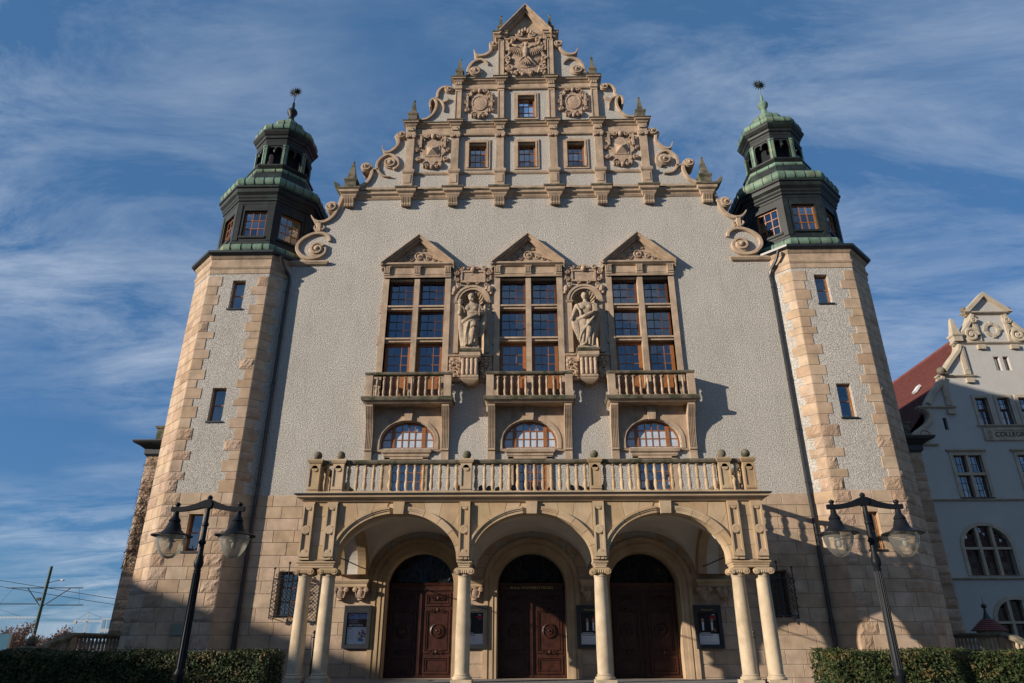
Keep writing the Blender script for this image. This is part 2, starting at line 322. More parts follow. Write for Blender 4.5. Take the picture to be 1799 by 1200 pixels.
# body and roof behind the gable
b = MB(); b.holes(rect(-14.25, 14.25, 0, 16.2), [rect(-9.9, 9.9, 0.3, 15.9)], 4.3, 4.6); b.box(-14.25, -13.9, 4.6, 42, 0, 16.2).box(13.9, 14.25, 4.6, 42, 0, 16.2).box(-13.9, 13.9, 41.7, 42, 0, 16.2)
b.build('side_wall', 'stucco', H)
for s in (-1, 1):
    b = MB(); b.box(s * 10.2 - (0 if s > 0 else 0.3), s * 10.2 + (0.3 if s > 0 else 0), 0.5, 4.3, 0, 16.2); b.build('return_wall', 'stucco', H)
b = MB(); b.add([(-10.4, 0.45, 16.3), (0, 0.45, 27.3), (10.4, 0.45, 16.3), (14.7, 3.5, 16.25), (-14.7, 3.5, 16.25), (-14.7, 42, 16.25), (0, 42, 27.3), (14.7, 42, 16.25), (0, 3.5, 27.3)],
                  [(0, 1, 2), (0, 4, 8, 1), (4, 5, 6, 8), (2, 1, 8, 3), (3, 8, 6, 7), (5, 7, 6), (0, 2, 3, 7, 5, 4)]); b.build('roof', 'roof_tile', H)

# ---- ashlar of the lower wall
def rough_face(mb, quad, out, amp, nu, nv, rnd):
    # quad: function (u,v)->point ; out: outward vector ; a rock-faced block front
    pts = []; f = []
    for j in range(nv + 1):
        for i in range(nu + 1):
            u, v = i / nu, j / nv; edge = i in (0, nu) or j in (0, nv)
            d = 0.0 if edge else amp * (0.45 + 0.75 * rnd.random())
            pts.append(quad(u, v) + out * d)
    for j in range(nv):
        for i in range(nu): a = j * (nu + 1) + i; f.append((a, a + 1, a + nu + 2, a + nu + 1))
    mb.add(pts, f)
rb = random.Random(3)
def face_block(name, m, o, ux, n, w, z0, z1, proud, parent, rough=0.0):
    """a block on a vertical face: o = plan point at its left edge, ux along the face, n outward"""
    mb = MB(); ux3 = Vector((ux[0], ux[1], 0)); n3 = Vector((n[0], n[1], 0)); o3 = Vector((o[0], o[1], 0)); gp = 0.006
    def q(u, v, d): return o3 + ux3 * (gp + (w - 2 * gp) * u) + n3 * d + Vector((0, 0, z0 + gp + (z1 - z0 - 2 * gp) * v))
    c = 0.010
    back = [q(0, 0, -0.05), q(1, 0, -0.05), q(1, 1, -0.05), q(0, 1, -0.05)]
    mid = [q(0, 0, proud - c), q(1, 0, proud - c), q(1, 1, proud - c), q(0, 1, proud - c)]
    cu, cv = c / w, c / (z1 - z0)
    fr = [q(cu, cv, proud), q(1 - cu, cv, proud), q(1 - cu, 1 - cv, proud), q(cu, 1 - cv, proud)]
    mb.loops([back, mid, fr], caps=not rough)
    if rough: rough_face(mb, lambda u, v: q(cu + (1 - 2 * cu) * u, cv + (1 - 2 * cv) * v, proud), n3, rough, max(3, int(w / 0.09)), max(3, int((z1 - z0) / 0.09)), rb)
    c0 = q(0.5, 0.5, 0)
    return mb.build(name, m, parent, shift=tuple(c0))
base = bpy.data.objects['stucco_wall']
COURSES = [0.0, 0.62, 1.02, 1.46, 1.90, 2.30, 2.76, 3.22, 3.64, 4.08, 4.50, 4.94, 5.36, 5.78, 6.20, 6.62]
for k in range(len(COURSES) - 1):
    z0, z1 = COURSES[k], COURSES[k + 1]; zm = (z0 + z1) / 2
    block = [(-14, -10.14), (10.14, 14)]
    if z1 > 2.43 and z0 < 3.97: block += [(-8.84, -7.96), (7.96, 8.84)]
    for c in DOORS:
        hw = 1.62 if z1 < 3.5 else (1.62 * math.sqrt(max(0, 1 - ((z0 - 3.5) / 1.55) ** 2)) if z0 < 5.05 else 0)
        if hw > 0.05: block.append((c - hw, c + hw))
    if z1 > 5.5:
        for c in BAYS: block.append((c - 0.68, c + 0.68))
    block.sort(); free = []; x = -10.14
    for a, b_ in block:
        if a > x + 0.05: free.append((x, min(a, 10.14)))
        x = max(x, b_)
    for a, b_ in free:
        n = max(1, round((b_ - a) / (0.82 if z0 < 0.6 or k % 3 else 1.05))); cuts = [a] + [a + (b_ - a) * (i + (rb.uniform(-0.22, 0.22) + (0.2 if k % 2 else -0.2) * (n > 2))) / n for i in range(1, n)] + [b_]
        for i in range(n): face_block('ashlar_block', 'sandstone', (cuts[i], 0), (1, 0), (0, -1), cuts[i + 1] - cuts[i], z0, z1, 0.022 + rb.uniform(-0.004, 0.004), base)
for s in (-1, 1):
    for za, zb in ((2.30, 2.45), (3.95, 4.08)): face_block('ashlar_block', 'sandstone', (s * 8.4 - 0.44, 0), (1, 0), (0, -1), 0.88, za, zb, 0.022, base)

# ---- mouldings
def cornice(x0, x1, z, h, out, yb=0.0, name='cornice', m='sandstone_trim', top='weathered_stone', y1=0.3, parent=None):
    mb = MB(); mb.mould(x0, x1, yb, y1, [(0.0, z), (0.03, z), (out * 0.35, z + h * 0.22), (out * 0.38, z + h * 0.34), (out * 0.75, z + h * 0.5), (out * 0.8, z + h * 0.74), (out * 0.93, z + h * 0.78)])
    o = mb.build(name, m, parent or H, bevel=0)
    MB().mould(x0, x1, yb, y1 + 0.02, [(out * 0.94, z + h * 0.785), (out, z + h * 0.83), (out, z + h * 0.95), (out * 0.6, z + h)]).build('cap', top, o)
    return o
def pilaster(cx, w, z0, z1, proud=0.14, capital=None, panel=True, m='sandstone_trim'):
    mb = MB(); hw = w / 2
    mb.box(cx - hw, cx + hw, -proud, 0.1, z0, z1)
    if panel:
        t = 0.05
        mb.box(cx - hw, cx - hw + t, -proud - 0.025, -proud + 0.01, z0 + 0.08, z1 - 0.08).box(cx + hw - t, cx + hw, -proud - 0.025, -proud + 0.01, z0 + 0.08, z1 - 0.08)
        mb.box(cx - hw + t, cx + hw - t, -proud - 0.025, -proud + 0.01, z1 - 0.14, z1 - 0.08).box(cx - hw + t, cx + hw - t, -proud - 0.025, -proud + 0.01, z0 + 0.08, z0 + 0.14)
    mb.mould(cx - hw, cx + hw, -proud, 0.1, [(0.0, z0 - 0.002), (0.045, z0 - 0.002), (0.045, z0 + 0.05), (0.0, z0 + 0.075)])
    o = mb.build('pilaster', m, H)
    if capital:
        c = MB(); zc = z1
        c.mould(cx - hw, cx + hw, -proud, 0.1, [(0.01, zc - 0.02), (0.03, zc), (0.03, zc + 0.05), (0.07, zc + 0.13), (0.07, zc + 0.2)])
        for s in (-1, 1):
            c.T = Matrix.Translation((cx + s * hw * 0.82, -proud - 0.03, zc + 0.05)) @ Matrix.Rotation(R(90), 4, 'X'); c.lathe([(0.085, -0.03), (0.095, 0.0), (0.085, 0.05), (0.04, 0.06)], n=10); c.T = None
        c.ball((cx, -proud - 0.05, zc + 0.06), 0.06, 8)
        c.build('capital', 'sandstone_carved', o, True)
    return o
# main gable cornice with pedestal blocks and fluted consoles
cornice(-7.9, 7.9, 19.62, 0.42, 0.26)
MB().box(-7.75, 7.75, -0.05, 0.1, 20.04, 20.27).build('blocking_course', ST, H)
CONS = [-7.86, -5.33, -3.28, -1.22, 1.22, 3.28, 5.33, 7.86]
for x in CONS:
    o = cornice(x - 0.22, x + 0.22, 19.63, 0.47, 0.27, yb=-0.16, name='console_block')
    c = MB()
    for k in range(4):
        xx = x - 0.165 + k * 0.11
        prof = [(-0.02, 19.22), (-0.17, 19.20), (-0.20, 19.27), (-0.16, 19.36), (-0.26, 19.52), (-0.30, 19.62), (-0.02, 19.62)]
        c.loops([[(xx - 0.042, y, z) for y, z in prof], [(xx + 0.042, y, z) for y, z in prof]])
    c.box(x - 0.22, x + 0.22, -0.12, 0.02, 19.25, 19.63)
    c.build('console', ST, o)
# tier 1
for x in CONS[1:-1]:
    m_ = MB(); m_.box(x - 0.21, x + 0.21, -0.17, 0.1, 20.10, 20.92); m_.box(x - 0.13, x + 0.13, -0.195, -0.15, 20.4, 20.85)
    m_.mould(x - 0.21, x + 0.21, -0.17, 0.1, [(0.0, 20.9), (0.05, 20.96), (0.07, 21.02), (0.07, 21.09), (0.0, 21.12)]); m_.build('pedestal', ST, H)
    pilaster(x, 0.34, 21.12, 22.95, 0.15, capital=True, panel=False)
def run(x0, x1, z, h, out, **k): return cornice(x0, x1, z, h, out, **k)
MB().mould(-5.55, 5.55, 0, 0.2, [(0.02, 20.93), (0.06, 20.98), (0.08, 21.06), (0.02, 21.1)]).build('string_course', ST, H)
MB().box(-5.5, 5.5, -0.05, 0.1, 23.12, 23.6).mould(-5.5, 5.5, -0.05, 0.2, [(0.01, 23.1), (0.04, 23.12), (0.06, 23.19), (0.0, 23.22)]).build('frieze', ST, H)
run(-5.5, 5.5, 23.58, 0.24, 0.2, yb=-0.05)
for x in CONS[1:-1]:
    b = MB(); b.box(x - 0.19, x + 0.19, -0.2, 0.1, 23.15, 23.6); b.prism_y([(x - 0.15, 23.3), (x, 23.52), (x + 0.15, 23.3)], -0.26, -0.18); b.build('entablature_block', ST, H)
    cornice(x - 0.19, x + 0.19, 23.59, 0.26, 0.2, yb=-0.2, name='cornice_block')
# tier 2
for x in (-3.22, -1.2, 1.2, 3.22):
    pilaster(x, 0.3, 23.85, 25.85, 0.14, panel=True)
    b = MB(); b.box(x - 0.17, x + 0.17, -0.19, 0.1, 25.85, 26.25)
    for s in (-1, 0, 1): b.box(x + s * 0.1 - 0.035, x + s * 0.1 + 0.035, -0.23, -0.18, 26.06, 26.22)
    b.build('entablature_block', ST, H); cornice(x - 0.17, x + 0.17, 26.24, 0.25, 0.2, yb=-0.19, name='cornice_block')
MB().box(-3.4, 3.4, -0.05, 0.1, 25.9, 26.25).mould(-3.4, 3.4, -0.05, 0.2, [(0.01, 25.86), (0.04, 25.88), (0.06, 25.95), (0.0, 25.98)]).build('frieze', ST, H)
run(-3.4, 3.4, 26.23, 0.23, 0.2, yb=-0.05)
# tier 3 and pediment
for x in (-1.2, 1.2): pilaster(x, 0.29, 26.5, 29.05, 0.17, panel=True)
for s in (-1, 1): cornice(s * 1.24 - 0.2, s * 1.24 + 0.2, 29.05, 0.34, 0.2, yb=-0.2, name='cornice_block', y1=0.45)
run(-1.3, 1.3, 29.08, 0.24, 0.12, yb=-0.04)
def pediment(cx, hw, z0, za, out, t, name, tymp_y=0.0, drop=0.0, parent=None):
    pr = parent or H; sl = math.atan2(za - z0, hw); o = None
    for s in (-1, 1):
        mb = MB(); nx, nz = -math.sin(sl) * -1, math.cos(sl)
        for (d0, d1, oo) in ((0.0, t * 0.45, out * 0.55), (t * 0.45, t * 0.8, out * 0.85), (t * 0.8, t, out)):
            # strip between two parallels of the rake
            def pt(u, d): return (cx + s * (hw - (hw) * u), z0 + (za - z0) * u - (t - d) / math.cos(sl))
            a, b_, c_, d_ = pt(0, d0), pt(1, d0), pt(1, d1), pt(0, d1)
            mb.prism_y([a, b_, c_, d_], tymp_y - oo, tymp_y + 0.3)
        q = mb.build('raking_cornice', ST if name != 'top' else 'weathered_stone', pr); o = o or q
    MB().prism_y([(cx - hw * 0.9, z0 - 0.02), (cx + hw * 0.9, z0 - 0.02), (cx, za - t * 1.05)], tymp_y - 0.015, tymp_y + 0.2).build('tympanum', ST, pr)
    return o
pediment(0, 1.28, 29.38, 31.12, 0.42, 0.24, 'rake', tymp_y=-0.06)
# obelisks
def obelisk(x, z0, zb, zt, wb, wped, m='weathered_stone'):
    mb = MB(); y = -0.02
    mb.mould(x - wped, x + wped, y - wped, y + wped, [(0.0, z0), (0.0, zb - 0.16), (0.03, zb - 0.1), (0.05, zb - 0.06), (0.05, zb), (-0.05, zb + 0.02)], back=True)
    mb.loops([[(x - w_, y - w_, z), (x + w_, y - w_, z), (x + w_, y + w_, z), (x - w_, y + w_, z)] for w_, z in ((wb, zb), (wb * 0.94, zb + 0.1), (0.045, zt - 0.12), (0.02, zt - 0.11))])
    mb.ball((x, y, zt - 0.05), 0.062, 10); return mb.build('obelisk', m, H)
for s in (-1, 1):
    obelisk(s * 7.86, 20.08, 20.62, 21.72, 0.2, 0.25); obelisk(s * 5.3, 23.83, 24.36, 25.28, 0.14, 0.2); obelisk(s * 3.2, 26.47, 27.02, 27.88, 0.12, 0.16); obelisk(s * 1.22, 29.38, 29.9, 30.78, 0.1, 0.15)
# scrolls and volutes of the gable edges
o8 = dict(o=(510, 330), s=8.0); o3 = dict(o=(560, 140), s=3.53); o5 = dict(o=(700, 140), s=5.717); o1 = dict(o=(680, 0), s=3.334)
def scrolls(Y=-0.1):
    B = []  # (path, width, taper), spirals
    B.append((PL([(735, 110), (700, 200), (650, 310), (600, 390), (530, 445), (450, 475), (375, 468), (325, 435), (292, 385)], Y, **o8), 0.2, (1, 0.25)))
    B.append((PL([(405, 480), (400, 540), (395, 610)], Y, **o8), 0.26, (1, 1)))
    B.append((PL([(440, 590), (475, 560), (465, 530)], Y, **o8), 0.09, (1, 0.4)))
    B.append((PL([(365, 590), (335, 560), (345, 530)], Y, **o8), 0.09, (1, 0.4)))
    B.append((PL([(552, 745), (545, 695), (500, 652), (430, 632), (330, 640), (220, 685), (130, 755), (95, 835), (115, 905), (185, 965), (280, 985), (380, 970), (450, 930), (482, 880), (470, 825), (400, 795), (310, 805), (265, 850)], Y, **o8), 0.2, (0.8, 1)))
    B.append((PL([(235, 668), (290, 640), (320, 600), (330, 560), (318, 528)], Y, **o3), 0.2, (1, 0.8)))
    B.append((PL([(335, 552), (375, 555)], Y, **o3), 0.13, (1, 1)))
    B.append((PL([(447, 600), (395, 592), (362, 548), (370, 502), (410, 468), (450, 464), (484, 488), (490, 528), (460, 553)], Y, **o3), 0.17, (0.4, 1)))
    B.append((PL([(392, 408), (402, 440), (430, 447), (462, 430), (490, 400), (494, 370), (480, 350), (500, 330)], Y, **o3), 0.18, (0.15, 1)))
    B.append((PL([(195, 400), (240, 398), (290, 385), (345, 340), (375, 285), (382, 230), (362, 195), (330, 198), (316, 235), (322, 275)], Y, **o5), 0.16, (0.7, 0.6)))
    B.append((PL([(360, 190), (388, 170), (398, 120), (430, 80), (480, 70), (520, 75)], Y, **o5), 0.16, (1, 1)))
    B.append((PL([(385, 190), (430, 215), (455, 265), (455, 315)], Y, **o5), 0.12, (0.8, 0.3))); B.append((PL([(450, 225), (490, 205), (505, 180)], Y, **o5), 0.1, (1, 0.3)))
    B.append((PL([(472, 437), (480, 392), (512, 356), (560, 348), (592, 376)], Y, **o1), 0.2, (1, 0.3)))
    B.append((PL([(508, 290), (525, 320), (570, 320), (605, 296), (612, 262)], Y, **o1), 0.19, (0.15, 1)))
    SP = [((580, 262), o8, 0.27, 3.0, 1), ((375, 860), o8, 0.36, 0.5, 1), ((293, 540), o3, 0.24, 0.0, -1), ((445, 515), o3, 0.30, 2.5, 1), ((515, 342), o3, 0.22, 3.1, 1), ((506, 95), o5, 0.21, 2.0, 1), ((517, 416), o1, 0.30, 3.0, 1), ((625, 262), o1, 0.24, 2.5, 1)]
    for s in (1, -1):
        for path, wd, tp in B:
            mb = MB(); mb.band([(x * s, z) for x, z in path], wd * 0.88, -0.12, 0.52, tp); mb.build('scroll_band', ST, H, True, 30)
        for (px, o_, r, st, d) in SP:
            c = P(o_['o'][0] + px[0] / o_['s'], o_['o'][1] + px[1] / o_['s'], Y); c = (c[0] * s, c[1]); mb = MB()
            mb.T = Matrix.Translation((c[0], 0, c[1])) @ Matrix.Rotation(R(90), 4, 'X'); mb.lathe([(r, -0.5), (r, 0.10), (r * 0.9, 0.12)], n=22); mb.T = None
            mb.spiral(c, r, -0.18, -0.08, 1.7, st if s > 0 else math.pi - st, d * s, 0.34)
            mb.T = Matrix.Translation((c[0], -0.15, c[1])) @ Matrix.Rotation(R(90), 4, 'X'); mb.lathe([(r * 0.3, -0.05), (r * 0.28, 0.05), (r * 0.1, 0.1)], n=12); mb.T = None
            mb.build('volute', ST, H, True, 35)
        mb = MB(); x0, x1 = sorted((s * 8.62, s * 10.1)); mb.mould(x0, x1, 0, 0.2, [(0.02, 16.28), (0.1, 16.33), (0.16, 16.42), (0.16, 16.48), (0.02, 16.5)]); mb.build('shelf_moulding', ST, H)
        x = s * 8.32; mb = MB(); mb.band([(x - s * 0.02, 20.12), (x + s * 0.1, 20.25), (x + s * 0.3, 20.55)], 0.22, -0.2, 0.3, (1, 0.1)); mb.build('scroll_horn', 'weathered_stone', H, True, 30)
scrolls()

# ---- windows (frame, glazing bars, panes)
def window(x0, x1, z0, z1, y, nx, nz, parent, fw=0.07, bar=0.032, m='wood_window', behind='dark_room', bd=0.35, T=None, name='window', pane_m='glass', open_arch=None):
    def mk():
        q = MB(); q.T = T; return q
    fr = mk().box(x0, x0 + fw, y, y + 0.07, z0, z1).box(x1 - fw, x1, y, y + 0.07, z0, z1).box(x0 + fw, x1 - fw, y, y + 0.07, z0, z0 + fw).box(x0 + fw, x1 - fw, y, y + 0.07, z1 - fw, z1)
    o = fr.build(name, m, parent)
    ax0, ax1, az0, az1 = x0 + fw, x1 - fw, z0 + fw, z1 - fw; pw = (ax1 - ax0 - bar * (nx - 1)) / nx; ph = (az1 - az0 - bar * (nz - 1)) / nz
    br = mk()
    for i in range(1, nx): xx = ax0 + i * pw + (i - 1) * bar; br.box(xx, xx + bar, y + 0.012, y + 0.05, az0, az1)
    for j in range(1, nz): zz = az0 + j * ph + (j - 1) * bar; br.box(ax0, ax1, y + 0.008, y + 0.047, zz, zz + bar)
    if nx > 1 or nz > 1: br.build('glazing_bars', m, o)
    for i in range(nx):
        for j in range(nz):
            a, c = ax0 + i * (pw + bar) - 0.004, az0 + j * (ph + bar) - 0.004; t = rb.uniform(-0.003, 0.003); t2 = rb.uniform(-0.003, 0.003)
            q = mk(); q.add([(a, y + 0.03 + t, c), (a + pw + 0.008, y + 0.03 + t2, c), (a + pw + 0.008, y + 0.03 - t, c + ph + 0.008), (a, y + 0.03 - t2, c + ph + 0.008)], [(0, 1, 2, 3)]); q.build('pane', pane_m, o)
    if behind:
        q = mk(); n = 24; pts = []
        L = [[(x0 + (x1 - x0) * i / n, y + bd + (0.03 * math.sin(i * 2.1) if behind.startswith('curtain') else 0), z) for i in range(n + 1)] for z in (z0, z1)]
        q.add(L[0] + L[1], [(i, i + 1, n + 2 + i, n + 1 + i) for i in range(n)]); q.build('curtain' if behind.startswith('curtain') else 'backing', behind, o)
    return o
def frame_surround(x0, x1, z0, z1, wd, proud, name='window_surround', m=ST, sill=True):
    mb = MB(); mb.holes(rect(x0 - wd, x1 + wd, z0 - (wd * 0.6 if sill else 0), z1 + wd), [rect(x0, x1, z0, z1)], -proud, 0.04)
    mb.holes(rect(x0 - wd * 0.45, x1 + wd * 0.45, z0 - 0.001, z1 + wd * 0.45), [rect(x0 + 0.002, x1 - 0.002, z0 + 0.002, z1 - 0.002)], -proud - 0.025, 0.0)
    return mb.build(name, m, H)
for c, z in GW + [(0, 24.15)]:
    h = 1.42 if z < 23 else 1.35
    frame_surround(c - 0.40, c + 0.40, z, z + h, 0.17, 0.05)
    window(c - 0.40, c + 0.40, z + 0.03, z + h, 0.2, 3, 3, H, fw=0.075)
    MB().box(c - 0.42, c + 0.42, -0.06, 0.2, z - 0.03, z + 0.03).build('window_sill', 'zinc_black', H)

# ---- three tall windows with pediments, balconies and arched windows below
for c in BAYS:
    # stone cross frame
    mb = MB(); hw = 1.17
    for s in (-1, 1):
        mb.box(c + s * 1.29 - 0.12, c + s * 1.29 + 0.12, -0.10, 0.1, 10.25, 15.6); mb.box(c + s * 1.19 - 0.02, c + s * 1.19 + 0.02, -0.07, 0.35, 10.25, 15.58)
        for zq in (12.6, 14.0): mb.box(c + s * 1.44 - 0.05, c + s * 1.44 + 0.05, -0.06, 0.05, zq, zq + 0.38)
    f_ = mb.build('window_frame', ST, H)
    mb = MB(); mb.box(c - 0.11, c + 0.11, -0.09, 0.34, 10.25, 15.57); mb.build('mullion', ST, f_)
    for zt in (12.72, 14.17):
        mb = MB()
        for s in (-1, 1): mb.mould(min(c + s * 0.115, c + s * 1.165), max(c + s * 0.115, c + s * 1.165), -0.02, 0.3, [(0, zt), (0.0, zt + 0.04), (0.0, zt + 0.17)]); mb.box(min(c + s * 0.112, c + s * 1.168), max(c + s * 0.112, c + s * 1.168), -0.085, 0.1, zt + 0.1, zt + 0.17)
        mb.build('transom', ST, f_)
    for s in (-1, 1):
        xa, xb = sorted((c + s * 0.12, c + s * 1.165))
        for j, (za, zb) in enumerate(((11.3, 12.72), (12.89, 14.17), (14.34, 15.56))):
            window(xa, xb, za, zb, 0.2, 3, 3, f_, fw=0.085 if j else 0.13, bar=0.026, m='wood_dark' if j else 'wood_window', behind='curtain_blue', bd=0.3, name='window')
        MB().box(xa, xb, 0.2, 0.26, 10.25, 11.3).box(xa + 0.15, xb - 0.15, 0.17, 0.21, 10.4, 11.2).build('balcony_door_panel', 'wood_window', f_)
    # frieze, triglyph blocks, pediment
    mb = MB(); mb.box(c - 1.36, c + 1.36, -0.13, 0.1, 15.6, 16.12); mb.mould(c - 1.36, c + 1.36, -0.13, 0.1, [(0.0, 15.6), (0.03, 15.6), (0.05, 15.68), (0, 15.7)])
    for s in (-1, 1): mb.box(c + s * 0.62 - 0.42, c + s * 0.62 + 0.42, -0.15, -0.1, 15.76, 15.78)
    fz = mb.build('window_frieze', ST, H)
    for s in (-1, 0, 1):
        mb = MB(); x = c + s * 1.28; mb.box(x - 0.13, x + 0.13, -0.2, -0.1, 15.7, 16.1)
        for k in range(4): mb.box(x - 0.12 + k * 0.065, x - 0.12 + k * 0.065 + 0.04, -0.235, -0.19, 15.78, 16.06)
        mb.box(x - 0.15, x + 0.15, -0.24, -0.1, 16.06, 16.1); mb.build('triglyph', ST, fz)
    MB().mould(c - 1.42, c + 1.42, -0.15, 0.1, [(0.0, 16.08), (0.04, 16.1), (0.12, 16.16), (0.15, 16.18), (0.15, 16.25), (0.05, 16.27)]).build('pediment_cornice', ST, fz)
    pediment(c, 1.52, 16.26, 17.62, 0.36, 0.2, 'rake', tymp_y=-0.02)
    mb = MB(); dn = MB(); cz = 16.68
    mb.T = Matrix.Translation((c, -0.03, cz)) @ Matrix.Rotation(R(90), 4, 'X'); mb.lathe([(0.19, 0.0), (0.19, 0.06), (0.14, 0.08), (0.12, 0.04), (0.07, 0.05), (0.05, 0.1), (0.01, 0.11)], n=18); mb.T = None
    for s in (-1, 1):
        for (ox, oz, r) in ((0.4, -0.12, 0.12), (0.66, -0.2, 0.09), (0.2, 0.28, 0.07), (0.88, -0.26, 0.06)): mb.spiral((c + s * ox, cz + oz), r, -0.085, -0.02, 1.4, 0 if s > 0 else math.pi, s, 0.36)
        mb.tube(smooth([(c + s * 0.2, -0.05, cz - 0.1), (c + s * 0.34, -0.06, cz - 0.26), (c + s * 0.6, -0.06, cz - 0.3), (c + s * 0.95, -0.05, cz - 0.32)], 4), 0.025, 5)
        mb.tube(smooth([(c + s * 0.12, -0.05, cz + 0.18), (c + s * 0.3, -0.06, cz + 0.1), (c + s * 0.5, -0.06, cz + 0.02)], 4), 0.022, 5)
        for k in range(18): # dentils under the rake
            t = (k + 1) / 20; x = c + s * (1.36 - 1.32 * t); z = 16.22 + 1.14 * t; dn.box(x - 0.02, x + 0.02, -0.07, -0.02, z - 0.02, z + 0.03)
    mb.box(c - 0.98, c + 0.98, -0.03, -0.01, 16.3, 16.42); mb.box(c - 0.4, c + 0.4, -0.03, -0.01, 16.4, 17.0)
    mb.build('tympanum_carving', 'sandstone_carved', H, True); dn.build('dentils', ST, H, kind='stuff')
# balustrade baluster (shared)
BALP = [(0.062, 0.0), (0.062, 0.05), (0.04, 0.065), (0.036, 0.09), (0.052, 0.16), (0.06, 0.22), (0.054, 0.30), (0.038, 0.40), (0.034, 0.425), (0.05, 0.445), (0.05, 0.465), (0.034, 0.485), (0.042, 0.55), (0.054, 0.66), (0.052, 0.72), (0.034, 0.80), (0.03, 0.83), (0.046, 0.85), (0.055, 0.87), (0.055, 0.92)]
def baluster_mesh(h, k=1.0, m='sandstone_trim', name='baluster'):
    mb = MB(); s = h / 0.92; mb.lathe([(r * k, z * s) for r, z in BALP], n=12); mb.box(-0.062 * k, 0.062 * k, -0.062 * k, 0.062 * k, -0.004, 0.045 * s); mb.box(-0.058 * k, 0.058 * k, -0.058 * k, 0.058 * k, 0.89 * s, h)
    o = mb.build(name, m, None, True, 35); return o
bal_small = None; bal_big = None
def put_baluster(kind, loc, parent):
    global bal_small, bal_big
    src = bal_small if kind == 's' else bal_big
    if src is None:
        src = baluster_mesh(0.80, 0.92) if kind == 's' else baluster_mesh(0.85, 1.1, 'sandstone_gold'); src.location = loc; src.parent = parent
        if kind == 's': bal_small = src
        else: bal_big = src
        return src
    return inst(src, loc, parent, rb.uniform(-0.05, 0.05))
for c in BAYS:
    x0, x1 = c - 1.72, c + 1.72; yf = -0.74
    mb = MB(); mb.mould(x0 + 0.12, x1 - 0.12, yf + 0.14, 0.05, [(0.0, 9.94), (0.03, 9.97), (0.06, 10.0), (0.09, 10.03), (0.11, 10.035)]); bal = mb.build('balcony', ST, H)
    MB().mould(x0, x1, yf, 0.05, [(-0.01, 10.03), (0.0, 10.05), (0.02, 10.12), (0.02, 10.17), (-0.02, 10.19)]).build('slab_edge', 'weathered_stone', bal)
    MB().mould(c - 1.62, c + 1.62, yf + 0.08, yf + 0.24, [(0.0, 11.05), (0.03, 11.07), (0.05, 11.12), (0.05, 11.16), (0.0, 11.18)], back=True).build('handrail', 'weathered_stone', bal)
    for s in (-1, 1):
        mb = MB(); mb.box(c + s * 1.50 - 0.14, c + s * 1.50 + 0.14, yf + 0.08, yf + 0.3, 10.19, 11.06); mb.build('corner_post', ST, bal)
        mb = MB(); mb.box(c + s * 1.56 - 0.09, c + s * 1.56 + 0.09, yf + 0.3, 0.02, 10.95, 11.16); mb.build('side_rail', ST, bal)
        for k in range(2): put_baluster('s', (c + s * 1.56, yf + 0.42 + k * 0.18, 10.2), bal)
    for k in range(10): put_baluster('s', (c - 1.20 + 2.40 * k / 9, yf + 0.16, 10.2), bal)
    for k, s in enumerate((-1, 1)):   # big fluted S-shaped brackets
        x = c + s * 1.44; prof = [(0.02, 9.94), (-0.55, 9.94), (-0.56, 9.85), (-0.50, 9.70), (-0.33, 9.40), (-0.21, 9.05), (-0.16, 8.70), (-0.15, 8.32), (-0.18, 8.30), (-0.18, 8.24), (-0.12, 8.20), (-0.12, 7.72), (0.02, 7.72)]
        mb = MB(); mb.loops([[(x - 0.135, y, z) for y, z in prof], [(x + 0.135, y, z) for y, z in prof]])
        for q in range(5):
            xx = x - 0.12 + q * 0.06; pr = [(y - 0.022, z) for y, z in prof[2:8]]; mb.loops([[(xx - 0.014, y, z) for y, z in pr] + [(xx - 0.014, 0, 8.32), (xx - 0.014, 0, 9.85)], [(xx + 0.014, y, z) for y, z in pr] + [(xx + 0.014, 0, 8.32), (xx + 0.014, 0, 9.85)]])
        mb.build('bracket', ST, bal)
    # stone field with the flat-arched window under the balcony
    mb = MB(); mb.holes(rect(c - 1.34, c + 1.34, 8.3, 9.96), [arch(c, 1.06, 8.301, 8.62, 0.84)], -0.045, 0.05); mb.holes(arch(c, 1.18, 8.302, 8.62, 0.96), [arch(c, 1.04, 8.31, 8.62, 0.82)], -0.075, 0.0)
    mb.mould(c - 1.34, c + 1.34, -0.03, 0.05, [(0, 8.2), (0.03, 8.22), (0.05, 8.28), (0.0, 8.31)])
    fd = mb.build('arched_window_surround', ST, H)
    MB().prism_y([(c - 0.13, 9.40), (c + 0.13, 9.40), (c + 0.18, 9.95), (c - 0.18, 9.95)], -0.17, 0.0).build('keystone', ST, fd)
    mb = MB(); mb.mould(c - 0.86, c + 0.86, -0.08, 0.05, [(-0.06, 8.0), (0.0, 8.05), (0.0, 8.12), (0.06, 8.17), (0.08, 8.27), (0.0, 8.3)])
    for s in (-1, 1): mb.box(c + s * 0.72 - 0.1, c + s * 0.72 + 0.1, -0.06, 0.05, 5.71, 8.0)
    mb.box(c - 0.82, c + 0.82, -0.06, 0.05, 7.93, 8.02); mb.build('terrace_door_surround', ST, H)
    window(c - 0.62, c + 0.62, 5.72, 7.9, 0.2, 4, 6, H, fw=0.1, bar=0.03, behind='curtain', bd=0.25, name='terrace_door')
    # arched window joinery
    y = 0.16; mb = MB(); aw = arch(c, 1.02, 8.36, 8.62, 0.80, 20); ai = arch(c, 0.95, 8.43, 8.62, 0.73, 20); mb.holes(aw, [ai], y, y + 0.08)
    for s in (-1, 1): mb.box(c + s * 0.58 - 0.07, c + s * 0.58 + 0.07, y - 0.012, y + 0.075, 8.43, 9.22)
    aw_o = mb.build('arched_window', 'wood_window', H); mb = MB()
    def ztop(x): return 8.62 + 0.74 * math.sqrt(max(0, 1 - ((x - c) / 0.955) ** 2))
